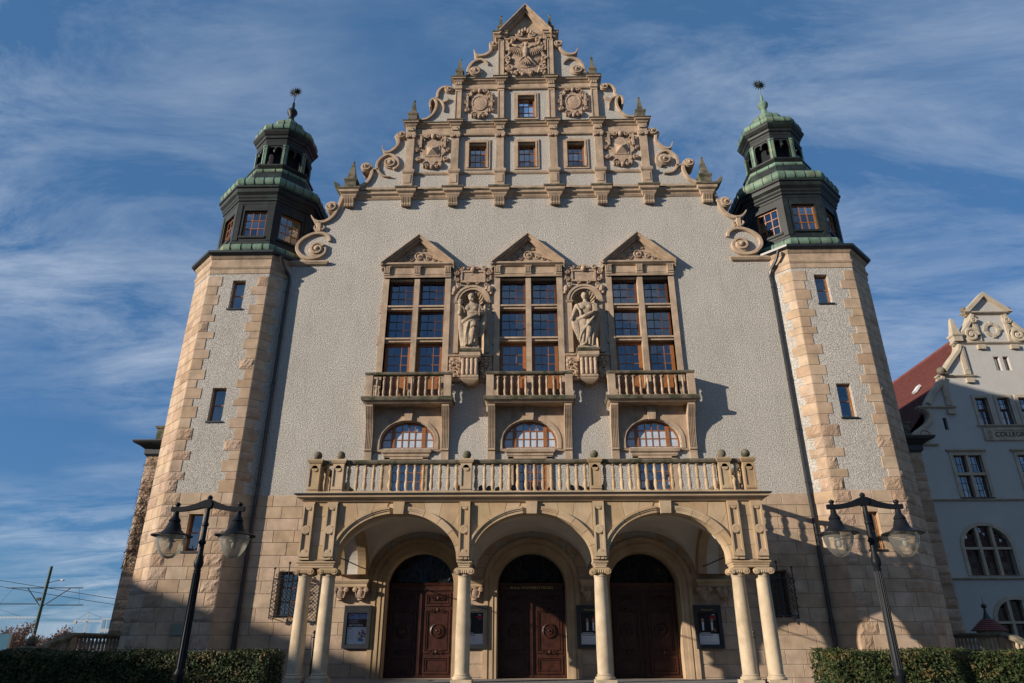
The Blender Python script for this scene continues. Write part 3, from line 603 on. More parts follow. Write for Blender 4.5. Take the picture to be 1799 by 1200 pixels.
    xs = [c - 0.25, c, c + 0.25]
    for x in xs: mb.box(x - 0.016, x + 0.016, y + 0.01, y + 0.05, 8.43, ztop(x))
    for z in (8.73, 9.04):
        hw = 0.95 * math.sqrt(max(0, 1 - max(0, (z - 8.62) / 0.74) ** 2)); mb.box(c - hw, c + hw, y + 0.006, y + 0.046, z - 0.016, z + 0.016)
    mb.build('glazing_bars', 'wood_window', aw_o)
    cols = [c - 0.95, c - 0.65, c - 0.51, c - 0.25, c, c + 0.25, c + 0.51, c + 0.65, c + 0.95]
    for i in range(8):
        if i in (1, 6): continue
        for za, zb in ((8.43, 8.73), (8.73, 9.04), (9.04, 9.36)):
            xa, xb = cols[i], cols[i + 1]; top = [min(zb, ztop(x)) for x in (xa + 0.001, (xa + xb) / 2, xb - 0.001)]
            if max(top) <= za + 0.03: continue
            t = rb.uniform(-0.004, 0.004); MB().add([(xa, y + 0.03 + t, za), (xb, y + 0.03 - t, za), (xb, y + 0.03, max(za + 0.001, top[2])), ((xa + xb) / 2, y + 0.03, top[1]), (xa, y + 0.03, max(za + 0.001, top[0]))], [(0, 1, 2, 3, 4)]).build('pane', 'frosted_pane' if za < 9.0 else 'glass', aw_o)
    MB().box(c - 1.0, c + 1.0, y + 0.10, y + 0.12, 8.3, 9.45).build('curtain', 'curtain', aw_o)

# ---- niches between the tall windows: shell, frame, cartouche, console
def strap_cartouche(c, hw, hh, y, n=0, oval=True):
    mb = MB(); cx, cz = c
    def pl(sc_=1.0, lobes=8, amp=0.12): return [(cx + hw * sc_ * (1 + amp * math.cos(lobes * a)) * math.cos(a), cz + hh * sc_ * (1 + amp * math.cos(lobes * a)) * math.sin(a)) for a in [2 * math.pi * i / 64 for i in range(64)]]
    mb.prism_y(pl(0.72), y - 0.06, 0.02)
    if oval:
        mb.T = Matrix.Translation((cx, y - 0.05, cz)) @ Matrix.Rotation(R(90), 4, 'X'); mb.lathe([(hw * 0.52, 0), (hw * 0.54, 0.05), (hw * 0.48, 0.06), (hw * 0.46, 0.03), (hw * 0.3, 0.05), (0.01, 0.06)], n=26, sy=1.04 * hh / hw * 0.9); mb.T = None
    else:
        q = hw * 0.36; mb.box(cx - q * 1.25, cx + q * 1.25, y - 0.09, 0, cz - q * 1.2, cz + q * 1.2)
        mb.add([(cx - q, y - 0.09, cz - q), (cx + q, y - 0.09, cz - q), (cx + q, y - 0.09, cz + q), (cx - q, y - 0.09, cz + q), (cx, y - 0.27, cz)], [(0, 1, 4), (1, 2, 4), (2, 3, 4), (3, 0, 4), (3, 2, 1, 0)])
    for s in (-1, 1):
        for (ox, oz, r, d) in ((0.78, 0.5, 0.2, 1), (0.82, -0.45, 0.2, -1), (0.34, 0.86, 0.19, -1), (0.32, -0.86, 0.17, 1), (0.95, 0.05, 0.13, 1)):
            cc = (cx + s * ox * hw, cz + oz * hh); mb.T = Matrix.Translation((cc[0], y - 0.02, cc[1])) @ Matrix.Rotation(R(90), 4, 'X'); mb.lathe([(r * hw * 0.9, -0.02), (r * hw * 0.85, 0.07)], n=12); mb.T = None
            mb.spiral(cc, r * hw, y - 0.15, y - 0.02, 1.3, 0 if s > 0 else math.pi, d * s, 0.42)
        mb.box(cx + s * 0.74 * hw - 0.05, cx + s * 0.74 * hw + 0.05, y - 0.17, 0, cz + 0.15 * hh, cz + 0.80 * hh) if not oval else mb.box(cx + s * 0.84 * hw - 0.05, cx + s * 0.84 * hw + 0.05, y - 0.15, 0, cz - 0.32 * hh, cz + 0.42 * hh)
        mb.band([(cx + s * 0.5 * hw, cz + 0.6 * hh), (cx + s * 0.62 * hw, cz + 0.72 * hh), (cx + s * 0.5 * hw, cz + 0.9 * hh)], 0.08, y - 0.13, 0, (1, 0.4), 4)
        mb.band([(cx + s * 0.4 * hw, cz - 0.6 * hh), (cx + s * 0.56 * hw, cz - 0.75 * hh), (cx + s * 0.5 * hw, cz - 0.92 * hh)], 0.08, y - 0.13, 0, (1, 0.4), 4)
    mb.ball((cx, y - 0.08, cz + 0.84 * hh), 0.15 * hw * 1.1, 10, sz=1.25); mb.ball((cx, y - 0.06, cz - 0.9 * hh), 0.14 * hw, 10, sz=1.2); mb.box(cx - 0.18 * hw, cx + 0.18 * hw, y - 0.12, 0, cz + 0.95 * hh, cz + 1.02 * hh)
    return mb.build('cartouche', 'sandstone_carved', H, True, 40)
for s in (-1, 1):
    strap_cartouche((s * 4.30, 22.22), 0.74, 0.98, -0.02, oval=False); strap_cartouche((s * 2.21, 25.0), 0.68, 0.88, -0.02, oval=True)
for s in (-1, 1):
    c = s * 2.3
    mb = MB(); zs = 14.42
    for k in (-1, 1): mb.box(c + k * 0.62 - 0.09, c + k * 0.62 + 0.09, -0.1, 0.1, 12.2, zs); mb.mould(c + k * 0.62 - 0.1, c + k * 0.62 + 0.1, -0.11, 0.05, [(0, zs - 0.02), (0.03, zs), (0.05, zs + 0.06), (0.0, zs + 0.09)])
    ring = [(c - 0.73 * math.cos(math.pi * i / 20), zs + 0.08 + 0.72 * math.sin(math.pi * i / 20)) for i in range(21)]; inn = [(c - 0.53 * math.cos(math.pi * i / 20), zs + 0.08 + 0.53 * math.sin(math.pi * i / 20)) for i in range(21)]
    mb.prism_y(ring + inn[::-1], -0.12, 0.05); mid = [(c - 0.64 * math.cos(math.pi * i / 20), zs + 0.08 + 0.63 * math.sin(math.pi * i / 20)) for i in range(21)]; mb.prism_y(ring + mid[::-1], -0.15, -0.1)
    nf = mb.build('niche_frame', ST, H)
    # niche back: half cylinder and ribbed shell
    mb = MB(); n = 20; L = [[(c - 0.53 * math.cos(math.pi * i / n), 0.02 + 0.5 * math.sin(math.pi * i / n), z) for i in range(n + 1)] for z in (12.2, 14.5)]; mb.add(L[0] + L[1], [(i, i + 1, n + 2 + i, n + 1 + i) for i in range(n)]); mb.build('niche_back', ST, nf, True)
    mb = MB(); cz = 14.5; NR = 13
    V = []; Fc = []; na = NR * 6; nr = 8
    for j in range(nr + 1):
        ph = math.pi / 2 * j / nr
        for i in range(na + 1):
            a = math.pi * i / na; rib = 0.045 * abs(math.sin(a * NR)) * math.cos(ph) ** 0.5 if j < nr else 0; r = 0.54 - rib * 1.2
            V.append((c - r * math.cos(ph) * math.cos(a), 0.03 + (0.5 - rib) * math.sin(ph), cz + r * math.cos(ph) * math.sin(a)))
    for j in range(nr):
        for i in range(na): a = j * (na + 1) + i; Fc.append((a, a + 1, a + na + 2, a + na + 1))
    mb.add(V, Fc)
    for k in range(11):
        a = math.pi * (k + 0.5) / 11; mb.tube(smooth([(c - 0.50 * math.cos(a), -0.02, cz + 0.50 * math.sin(a)), (c - 0.40 * math.cos(a), 0.16, cz + 0.40 * math.sin(a)), (c - 0.14 * math.cos(a), 0.40, cz + 0.14 * math.sin(a) - 0.05)], 4), [0.045] * 4 + [0.04] * 3 + [0.03] * 2, 6)
    mb.build('niche_shell', ST, nf, True, 60)
    # cartouche with blank tablet above
    mb = MB(); cz = 15.66; mb.box(c - 0.5, c + 0.5, -0.09, 0.03, cz - 0.26, cz + 0.24); mb.holes(rect(c - 0.52, c + 0.52, cz - 0.29, cz + 0.27), [rect(c - 0.44, c + 0.44, cz - 0.21, cz + 0.19)], -0.13, 0)
    for k in (-1, 1):
        for (ox, oz, r, d) in ((0.46, 0.36, 0.15, 1), (0.66, 0.16, 0.13, -1), (0.66, -0.2, 0.12, 1), (0.56, -0.42, 0.12, -1), (0.2, -0.34, 0.1, 1), (0.18, 0.38, 0.09, -1)):
            mb.spiral((c + k * ox, cz + oz), r, -0.17, 0, 1.3, 0 if k > 0 else math.pi, d * k, 0.45); mb.ball((c + k * ox, -0.1, cz + oz), r * 0.45, 8)
        mb.band([(c + k * 0.55, cz + 0.3), (c + k * 0.78, cz + 0.28), (c + k * 0.74, cz - 0.05), (c + k * 0.8, cz - 0.2)], 0.09, -0.12, 0, (0.5, 0.4), 5)
        mb.ball((c + k * 0.72, -0.1, cz - 0.62), 0.13, 8, sz=1.3); mb.ball((c + k * 0.6, -0.1, cz - 0.56), 0.1, 8)
        mb.ball((c + k * 0.78, -0.08, cz - 0.78), 0.09, 8)
    mb.ball((c, -0.12, cz + 0.3), 0.12, 10, sz=1.2); mb.box(c - 0.2, c + 0.2, -0.15, 0, cz + 0.42, cz + 0.48)
    mb.build('cartouche', 'sandstone_carved', H, True, 40)
    # console and pedestal
    mb = MB(); mb.mould(c - 0.36, c + 0.36, -0.62, 0.05, [(0.0, 11.78), (0.05, 11.85), (0.05, 12.0), (0.0, 12.02)]); mb.mould(c - 0.34, c + 0.34, -0.58, 0.05, [(-0.03, 10.98), (0.0, 11.0), (0.0, 11.08), (-0.04, 11.1), (-0.04, 11.78)]); mb.mould(c - 0.34, c + 0.34, -0.55, 0.05, [(-0.22, 10.76), (-0.03, 10.9), (0.0, 10.97), (0.0, 11.0)])
    for k in range(4):
        x = c - 0.255 + k * 0.17; mb.lathe([(0.055, 11.1), (0.075, 11.2), (0.08, 11.3), (0.06, 11.38), (0.075, 11.42), (0.06, 11.46), (0.075, 11.6), (0.085, 11.72), (0.06, 11.78)], (x, -0.54, 0), 10)
    ped = mb.build('statue_console', ST, H, True, 35)
    MB().mould(c - 0.4, c + 0.4, -0.66, 0.05, [(0.0, 12.02), (0.03, 12.04), (0.05, 12.1), (0.05, 12.14), (-0.05, 12.17)]).build('pedestal_cap', 'weathered_stone', ped)
    for k in (-1, 1):
        mb = MB()
        xa, xb = sorted((c + k * 0.38, c + k * 0.84)); mb.box(xa, xb, -0.12, 0.03, 11.05, 12.0); mb.mould(xa, xb, -0.12, 0.03, [(0, 12.0), (0.05, 12.04), (0.06, 12.1), (0, 12.13)]); mb.mould(xa, xb, -0.1, 0.03, [(-0.04, 10.95), (0.02, 11.0), (0.02, 11.06)])
        rr = random.Random(5 + k)
        for q in range(26): mb.ball((c + k * rr.uniform(0.44, 0.80), -0.14, rr.uniform(11.15, 11.95)), rr.uniform(0.05, 0.1), 7)
        mb.spiral((c + k * 0.82, 11.3), 0.2, -0.2, 0, 1.4, 0 if k > 0 else math.pi, -k, 0.4)
        for q in range(5): mb.band([(c + k * 0.42, 11.15 + q * 0.15), (c + k * 0.58, 11.28 + q * 0.14), (c + k * 0.74, 11.22 + q * 0.15)], 0.07, -0.2, 0, (0.6, 0.3), 4)
        mb.build('carved_panel', 'sandstone_carved', ped, True, 40)

# ---- eagle cartouche of the top tier
mb = MB(); cz = 27.98; mb.prism_y([(0.95 * math.cos(a) * (1 + 0.05 * math.cos(10 * a)), cz - 0.1 + 1.22 * math.sin(a) * (1 + 0.04 * math.cos(10 * a))) for a in [2 * math.pi * i / 60 for i in range(60)]], -0.08, 0.02)
mb.T = Matrix.Translation((0, -0.07, cz)) @ Matrix.Rotation(R(90), 4, 'X'); mb.lathe([(0.74, 0), (0.72, 0.045), (0.6, 0.06), (0.3, 0.07), (0.01, 0.075)], n=34, sy=1.12); mb.T = None
rr = random.Random(11)
for s in (-1, 1):
    mb.box(s * 0.93 - 0.07, s * 0.93 + 0.07, -0.16, 0, cz + 0.3, cz + 0.95); mb.mould(s * 0.93 - 0.07, s * 0.93 + 0.07, -0.16, 0, [(0, cz + 0.95), (0.05, cz + 1.0), (0.05, cz + 1.05), (0, cz + 1.06)]); mb.ball((s * 0.93, -0.1, cz + 1.14), 0.07, 8, sz=1.4)
    mb.spiral((s * 0.88, cz - 0.3), 0.2, -0.24, 0, 1.4, 0 if s > 0 else math.pi, s, 0.42); mb.spiral((s * 0.78, cz - 0.85), 0.24, -0.24, 0, 1.4, 0 if s > 0 else math.pi, -s, 0.42); mb.spiral((s * 0.62, cz + 0.98), 0.2, -0.24, 0, 1.4, 0 if s > 0 else math.pi, s, 0.42); mb.spiral((s * 0.3, cz + 1.28), 0.22, -0.26, 0, 1.4, 0 if s > 0 else math.pi, -s, 0.42)
    mb.band([(s * 0.85, cz + 0.6), (s * 0.78, cz + 0.15), (s * 0.95, cz - 0.2), (s * 0.85, cz - 0.6)], 0.13, -0.2, 0, (0.6, 0.6), 5)
    for q in range(16): mb.ball((s * rr.uniform(0.1, 0.95), -0.14, cz - rr.uniform(1.02, 1.26)), rr.uniform(0.06, 0.11), 7)
    for q in range(6): mb.ball((s * rr.uniform(0.8, 0.98), -0.14, cz + rr.uniform(-0.75, 0.1)), rr.uniform(0.05, 0.09), 7)
    mb.ball((s * 0.68, -0.14, cz + 0.78), 0.12, 8); mb.ball((s * 0.8, -0.14, cz + 0.7), 0.09, 8)
mb.band([(-0.45, cz + 1.1), (-0.2, cz + 1.02), (0, cz + 1.0), (0.2, cz + 1.02), (0.45, cz + 1.1)], 0.16, -0.22, 0, (0.7, 0.7), 4)
for k in range(5): mb.ball(((k - 2) * 0.14, -0.2, cz + 1.42 + 0.18 * (1 - abs(k - 2) / 2.2)), 0.10, 8, sz=1.5)
ec = mb.build('eagle_cartouche', 'sandstone_carved', H, True, 40)
mb = MB(); y = -0.21; mb.ball((0, y - 0.02, cz + 0.1), 0.13, 12, sz=2.6); mb.ball((0.02, y - 0.05, cz + 0.47), 0.1, 10, sz=1.2); mb.ball((-0.11, y - 0.06, cz + 0.47), 0.05, 8, sx=1.6)
for k in (-1, 0, 1): mb.ball((0.02 + k * 0.06, y - 0.05, cz + 0.60), 0.035, 6, sz=1.5)
for s in (-1, 1):
    mb.tube(smooth([(s * 0.08, y - 0.02, cz + 0.28), (s * 0.26, y - 0.05, cz + 0.4), (s * 0.45, y - 0.05, cz + 0.42), (s * 0.58, y, cz + 0.54)], 4), [0.07] * 5 + [0.06] * 4 + [0.04] * 4, 7)
    for k in range(9): a = R(-92 + k * 7); ln = 0.44 - 0.018 * k; bx = s * (0.13 + 0.052 * k); bz = cz + 0.26 + 0.014 * k; mb.tube([(bx, y - 0.02, bz), (bx + s * math.cos(a) * ln * 0.5, y - 0.05, bz + math.sin(a) * ln * 0.5), (bx + s * math.cos(a) * ln, y, bz + math.sin(a) * ln)], [0.026, 0.03, 0.012], 5)
    mb.tube([(s * 0.07, y, cz - 0.18), (s * 0.17, y - 0.04, cz - 0.3), (s * 0.26, y - 0.02, cz - 0.42)], [0.06, 0.045, 0.03], 6)
    for k in (-1, 0, 1): mb.tube([(s * 0.26, y - 0.02, cz - 0.42), (s * (0.30 + 0.03 * k), y - 0.01, cz - 0.5 + abs(k) * 0.02)], [0.022, 0.01], 5)
for k in range(5): a = R(-90 + (k - 2) * 14); mb.tube([(0, y, cz - 0.2), (math.cos(a) * 0.26, y - 0.02, cz - 0.2 + math.sin(a) * 0.26), (math.cos(a) * 0.42, y, cz - 0.2 + math.sin(a) * 0.42)], [0.04, 0.035, 0.012], 5)
mb.v = [(x * 1.12, yy, cz + 0.0 + (z - cz) * 1.15) for x, yy, z in mb.v]; mb.build('crowned_eagle', 'sandstone_carved', ec, True, 50)

# ---- downpipes
for s in (-1, 1):
    mb = MB(); x = s * 10.02; mb.tube(smooth([(s * 10.3, -0.62, 16.45), (s * 10.22, -0.4, 16.1), (x, -0.1, 15.7), (x, -0.1, 15.2)], 3) + [(x, -0.1, 6.3), (x, -0.12, 6.2), (x, -0.12, 0.1)], 0.065, 8)
    for z in (2.2, 4.4, 7, 9, 11, 13, 15): mb.tube([(x, -0.1, z - 0.03), (x, -0.1, z + 0.03)], 0.08, 8)
    mb.tube([(x, -0.12, 0.1), (x, -0.12, 2.4)], 0.085, 8); mb.build('downpipe', 'zinc_black', H, True)

# =================================================================== corner towers (parts of the hall)
A_ = 2.38; HF = 1.24; KC = A_ - HF; TCY = 1.83
def tower_plan(cx, d=0.0):
    a = A_ + d; h = HF + d * 0.414
    return [(cx - h, TCY - a), (cx + h, TCY - a), (cx + a, TCY - h), (cx + a, TCY + h), (cx + h, TCY + a), (cx - h, TCY + a), (cx - a, TCY + h), (cx - a, TCY - h)]
WZ = [(14.0, 15.33), (9.27, 10.63), (4.56, 5.88)]
pane_log = []
for s in (-1, 1):
    cx = s * 11.93; pl = tower_plan(cx); fy = TCY - A_
    wx = cx + (0.05 if s < 0 else -0.1); ww = 0.27
    mb = MB(); mb.holes(rect(cx - HF, cx + HF, -0.3, 16.4), [rect(wx - ww, wx + ww, a, b_) for a, b_ in WZ], fy, fy + 0.35)
    for i in range(1, 8):
        p, q = pl[i], pl[(i + 1) % 8]; mb.add([(p[0], p[1], -0.3), (q[0], q[1], -0.3), (q[0], q[1], 16.4), (p[0], p[1], 16.4)], [(0, 1, 2, 3)])
    tw = mb.build('tower_shaft', 'stucco', H)
    for a, b_ in WZ:
        window(wx - ww, wx + ww, a + 0.03, b_, fy + 0.17, 1, 2, H, fw=0.05, bar=0.04, behind='curtain_blue', bd=0.4)
        MB().box(wx - ww - 0.05, wx + ww + 0.05, fy - 0.05, fy + 0.17, a - 0.03, a + 0.03).build('window_sill', 'zinc_black', H)
    a, b_ = WZ[2]; q = MB(); q.holes(rect(wx - ww - 0.03, wx + ww + 0.03, a - 0.03, b_ + 0.03), [rect(wx - ww + 0.012, wx + ww - 0.012, a + 0.01, b_ - 0.012)], fy - 0.02, fy + 0.165); q.build('window_reveal', 'sandstone', tw)
    # stone courses: full ashlar to 6.6 m, quoins above
    faces = [(7, 0), (0, 1), (1, 2)]
    zc = list(COURSES); z = zc[-1]
    hs = [0.46, 0.30, 0.44, 0.34, 0.42, 0.45, 0.40]
    k = 0
    while z < 15.5: z = min(z + hs[k % 7], 15.62); zc.append(z); k += 1
    rq = random.Random(21 + s)
    for k in range(len(zc) - 1):
        z0, z1 = zc[k], zc[k + 1]
        if z1 - z0 < 0.1: continue
        for fi, (i, j) in enumerate(faces):
            p, q = Vector(pl[i]), Vector(pl[j]); u = (q - p); ln = u.length; u = u.normalized(); n_ = Vector((u.y, -u.x))
            if n_.dot(Vector((0, -1))) < -0.1: n_ = -n_
            # which end faces the wall: clip inner diagonal to the wall plane
            lo, hi = 0.0, ln
            if (s < 0 and fi == 2): hi = 0.78
            if (s > 0 and fi == 0): lo = ln - 0.78
            rproud = 0.03
            def blk(a, b_, kind):
                rough = 0.0
                if kind == 'q':
                    pr_ = 0.75 if z0 < 6.3 else (0.5 if 6.3 <= z0 < 8.6 else 0.08)
                    if rq.random() < pr_: rough = rq.uniform(0.022, 0.045)
                nm = 'quoin_stone' if kind == 'q' else 'ashlar_stone'
                if a < 0.001: a -= 0.009
                if abs(b_ - ln) < 0.001: b_ += 0.009
                face_block(nm, 'sandstone_rough' if rough else 'sandstone', tuple(p + u * a), tuple(u), tuple(n_), b_ - a, z0, z1, 0.018 if z0 > 6.5 else 0.022, tw, rough)
            def cut(a, b_, kinds):
                # leave out the window opening on the front face
                if fi == 1:
                    for wa, wb in WZ:
                        if z1 > wa - 0.02 and z0 < wb + 0.02:
                            la, lb = wx - ww - 0.02 - p.x, wx + ww + 0.02 - p.x
                            if a < la and b_ > lb: return [(a, la), (lb, b_)]
                            if a < lb and b_ > la: return [(a, la)] if a < la else [(lb, b_)]
                return [(a, b_)]
            if z0 < 6.6:
                L = hi - lo; ql = 0.42 + 0.2 * ((k + fi) % 2) + rq.uniform(-0.04, 0.04); qr = 0.42 + 0.2 * ((k + fi + 1) % 2) + rq.uniform(-0.04, 0.04)
                segs = []
                if L > 1.5:
                    inner = L - ql - qr; nn = max(1, round(inner / 0.75)); segs = [(lo, lo + ql, 'q')] + [(lo + ql + inner * t / nn, lo + ql + inner * (t + 1) / nn, 'a') for t in range(nn)] + [(hi - qr, hi, 'q')]
                else: segs = [(lo, hi, 'a')]
                if fi != 1 and L > 1.5:   # diagonal faces read as two stones
                    m_ = lo + L * (0.42 if k % 2 else 0.6); segs = [(lo, m_, 'q' if (k % 3) else 'a'), (m_, hi, 'q' if (k % 2) else 'a')]
                if fi == 1:
                    for wa, wb in WZ:
                        if z0 < wa < z1: face_block('ashlar_stone', 'sandstone', tuple(p + u * (wx - ww - 0.02 - p.x)), tuple(u), tuple(n_), 2 * ww + 0.04, z0, wa - 0.02, 0.022, tw)
                        if z0 < wb < z1: face_block('ashlar_stone', 'sandstone', tuple(p + u * (wx - ww - 0.02 - p.x)), tuple(u), tuple(n_), 2 * ww + 0.04, wb + 0.02, z1, 0.022, tw)
                for a, b_, kd in segs:
                    for aa, bb in cut(a, b_, kd):
                        if bb - aa > 0.06: blk(aa, bb, kd)
            else:
                big = (k % 2 == 0)
                if fi == 1:
                    wl = (0.62 if big else 0.40) + rq.uniform(-0.06, 0.06); wr = (0.60 if not big else 0.40) + rq.uniform(-0.06, 0.06)
                    blk(0, wl, 'q'); blk(ln - wr, ln, 'q')
                elif hi - lo > 1.2:    # outer diagonal: almost fully stone
                    m_ = ln * (0.45 if big else 0.6); blk(0, m_, 'q'); blk(m_, ln, 'q')
                else:
                    wq = (0.55 if big else 0.36) + rq.uniform(-0.05, 0.05)
                    if lo > 0: blk(ln - wq, ln, 'q')
                    else: blk(0, wq, 'q')
    # string course, frieze and gutter
    def ringprof(prof, m, name, parent):
        mb = MB(); mb.loops([[(x, y, z) for x, y in tower_plan(cx, d)] for d, z in prof]); return mb.build(name, m, parent)
    ringprof([(0.0, 15.62), (0.025, 15.64), (0.03, 15.84), (0.05, 15.86), (0.08, 15.93), (0.08, 15.97), (0.025, 16.0), (0.025, 16.3), (0.06, 16.33), (0.12, 16.42), (0.14, 16.5), (0, 16.52)], ST, 'tower_cornice', tw)
    cp = ringprof([(0.06, 16.46), (0.2, 16.47), (0.27, 16.53), (0.28, 16.62), (0.2, 16.66), (0.0, 16.68)], 'zinc_black', 'gutter', tw)
    # copper cupola, regular octagon
    cc = (s * 11.9, TCY)
    mb = MB(); mb.oct([(2.35, 16.55), (2.42, 16.6)], cc)
    cup = mb.build('cupola', 'copper_dark', H)
    def cop(prof, m, name='copper_course'): q = MB(); q.oct(prof, cc); return q.build(name, m, cup)
    def roll(a, z, r, zr, m='copper_green', seams=4, name='copper_roll'):
        pr = [(a - r * 1.5, z + zr)] + [(a + r * math.cos(t), z + zr * math.sin(t)) for t in [R(x) for x in (85, 60, 35, 10, -15, -40, -65, -88)]] + [(a - r * 1.5, z - zr)]
        q = MB(); q.oct(pr, cc); o = q.build(name, m, cup, True, 30)
        q = MB()
        for f8 in range(8):   # standing seams
            th = R(45 * f8); side = 2 * a * math.tan(math.pi / 8)
            for i in range(seams):
                t = (i + 0.5) / seams - 0.5
                pts = []
                for rr_, zz in pr[1:-1]:
                    x, y = rr_ + 0.012, t * side; pts.append((cc[0] + x * math.cos(th) - y * math.sin(th), cc[1] + x * math.sin(th) + y * math.cos(th), zz))
                q.tube(pts, 0.014, 4)
        q.build('seam', 'copper_dark', o, kind='stuff')
        return o
    roll(2.20, 16.98, 0.16, 0.20); cop([(2.3, 16.6), (2.25, 16.8), (2.0, 16.85)], 'copper_dark'); cop([(2.1, 17.0), (2.02, 17.25), (2.06, 17.3), (2.06, 17.42), (1.98, 17.5), (1.9, 17.52)], 'copper_dark')
    # lantern stage with windows: eight framed faces
    a1 = 1.98; sd_ = 2 * a1 * math.tan(math.pi / 8)
    for f8 in range(8):
        th = math.pi / 4 * f8; T = Matrix.Translation((cc[0], cc[1], 0)) @ Matrix.Rotation(th, 4, 'Z')
        q = MB(); q.T = T; q.holes(rect(-sd_ / 2 + 0.001, sd_ / 2 - 0.001, 17.5, 19.45), [rect(-0.5, 0.5, 17.72, 19.05)], -a1, -a1 + 0.2)
        for k in (-1, 1): q.box(k * (sd_ / 2 - 0.1) - 0.1, k * (sd_ / 2 - 0.1) + 0.1, -a1 - 0.03, -a1 + 0.05, 17.5, 19.35)
        q.box(-0.58, 0.58, -a1 - 0.06, -a1 + 0.05, 17.62, 17.72); q.build('lantern_panel', 'copper_dark', cup)
        if f8 in (0, 1, 7):
            window(-0.5, 0.5, 17.72, 19.05, -a1 + 0.12, 3, 3, H, fw=0.07, bar=0.035, behind='curtain_blue', bd=0.5, T=T)
    cop([(1.55, 17.0), (1.55, 19.4)], 'dark_room', 'lantern_core')
    cop([(1.95, 19.3), (2.0, 19.4), (2.0, 19.5), (2.05, 19.54), (2.05, 19.62), (2.1, 19.7), (2.1, 19.78), (2.2, 19.9), (2.22, 20.0), (2.22, 20.06), (2.28, 20.1), (2.28, 20.18), (2.1, 20.22), (2.0, 20.4)], 'copper_dark')
    roll(2.08, 20.46, 0.19, 0.24)
    cop([(2.0, 20.55), (1.75, 20.75), (1.55, 21.1), (1.47, 21.5), (1.42, 21.52)], 'copper_dark'); roll(1.40, 21.62, 0.09, 0.11, seams=2)
    cop([(1.38, 21.6), (1.3, 21.8), (1.42, 21.95), (1.42, 22.02), (1.15, 22.1)], 'copper_dark')
    a2 = 1.18; sd2 = 2 * a2 * math.tan(math.pi / 8)
    for f8 in range(8):
        th = math.pi / 4 * f8; T = Matrix.Translation((cc[0], cc[1], 0)) @ Matrix.Rotation(th, 4, 'Z'); q = MB(); q.T = T; ow = 0.33
        hole = [(-ow, 22.12), (ow, 22.12), (ow, 23.0)] + [(ow / 2 + ow / 2 * math.cos(R(t)), 23.05 + 0.16 * math.sin(R(t))) for t in (30, 60, 90, 120, 150)] + [(0.03, 23.0), (0.0, 22.86), (-0.03, 23.0)] + [(-ow / 2 + ow / 2 * math.cos(R(t)), 23.05 + 0.16 * math.sin(R(t))) for t in (30, 60, 90, 120, 150)] + [(-ow, 23.0)]
        q.holes(rect(-sd2 / 2 + 0.001, sd2 / 2 - 0.001, 22.08, 23.6), [hole], -a2, -a2 + 0.12)
        q.ball((0, -a2 - 0.02, 22.95), 0.075, 8, sz=1.4); q.box(-0.4, 0.4, -a2 - 0.03, -a2 + 0.02, 23.28, 23.33); q.build('belfry_panel', 'copper_dark', cup)
        for k in (-1, 1):
            q = MB(); q.T = T; q.box(k * (sd2 / 2 - 0.06) - 0.05, k * (sd2 / 2 - 0.06) + 0.05, -a2 - 0.04, -a2 + 0.02, 22.1, 23.2); q.box(k * (sd2 / 2 - 0.06) - 0.065, k * (sd2 / 2 - 0.06) + 0.065, -a2 - 0.06, -a2 + 0.02, 23.2, 23.28); q.build('belfry_pilaster', 'copper_green', cup)
    cop([(0.82, 21.9), (0.82, 23.6)], 'dark_room', 'belfry_dark_fill')  # black core added to stand in for the shade inside the open belfry
    cop([(1.15, 23.45), (1.2, 23.55), (1.2, 23.65), (1.26, 23.7), (1.28, 23.8), (1.34, 23.86), (1.42, 23.98), (1.44, 24.04), (1.3, 24.1), (1.2, 24.2)], 'copper_dark')
    roll(1.26, 24.34, 0.12, 0.17, seams=2)
    cop([(1.3, 24.3), (1.0, 24.55), (0.8, 24.75), (0.75, 24.95)], 'copper_dark'); roll(0.66, 25.12, 0.10, 0.16, seams=1)
    cop([(0.7, 25.0), (0.5, 25.3), (0.36, 25.45), (0.36, 25.62), (0.30, 25.66), (0.2, 25.8)], 'copper_green')
    q = MB(); q.lathe([(0.22, 25.75), (0.14, 25.95), (0.13, 26.12), (0.24, 26.3), (0.26, 26.4), (0.2, 26.52), (0.1, 26.56), (0.075, 26.7), (0.06, 27.0), (0.022, 27.05), (0.02, 27.7)], (cc[0], cc[1], 0), 12)
    q.build('finial', 'copper_green' if s > 0 else 'copper_dark', cup, True)
    q = MB(); q.ball((cc[0], cc[1], 27.74), 0.13, 10)
    for k in range(14):
        a = 2 * math.pi * k / 14; d = Vector((math.cos(a), 0, math.sin(a))); c0 = Vector((cc[0], cc[1], 27.74)); q.tube([c0 + d * 0.1, c0 + d * 0.2, c0 + d * 0.36], [0.05, 0.035, 0.004], 5)
    q.build('star', 'copper_dark', cup)
    # side wing behind the tower
    xa, xb = sorted((s * 13.6, s * 16.45)); q = MB(); q.box(xa, xb, 3.5, 20, 0, 9.05); wing = q.build('side_wing', 'mortar', H)
    q = MB(); q.mould(xa, xb, 3.5, 20, [(0.02, 9.0), (0.1, 9.1), (0.1, 9.3), (0.3, 9.45), (0.45, 9.5), (0.5, 9.58), (0.5, 9.63), (0.2, 9.66)]); q.build('wing_cornice', 'zinc_black', wing)
    q = MB(); xp = s * 15.95; q.mould(xp - 0.35, xp + 0.35, 3.6, 4.3, [(0.0, 9.64), (0.0, 10.25), (0.06, 10.3), (0.08, 10.38), (0.0, 10.4)], back=True); q.box(xp - 0.22, xp + 0.22, 3.57, 3.62, 9.75, 10.18); q.build('wing_pedestal', 'weathered_stone', wing)
    z = 0.0; k = 0
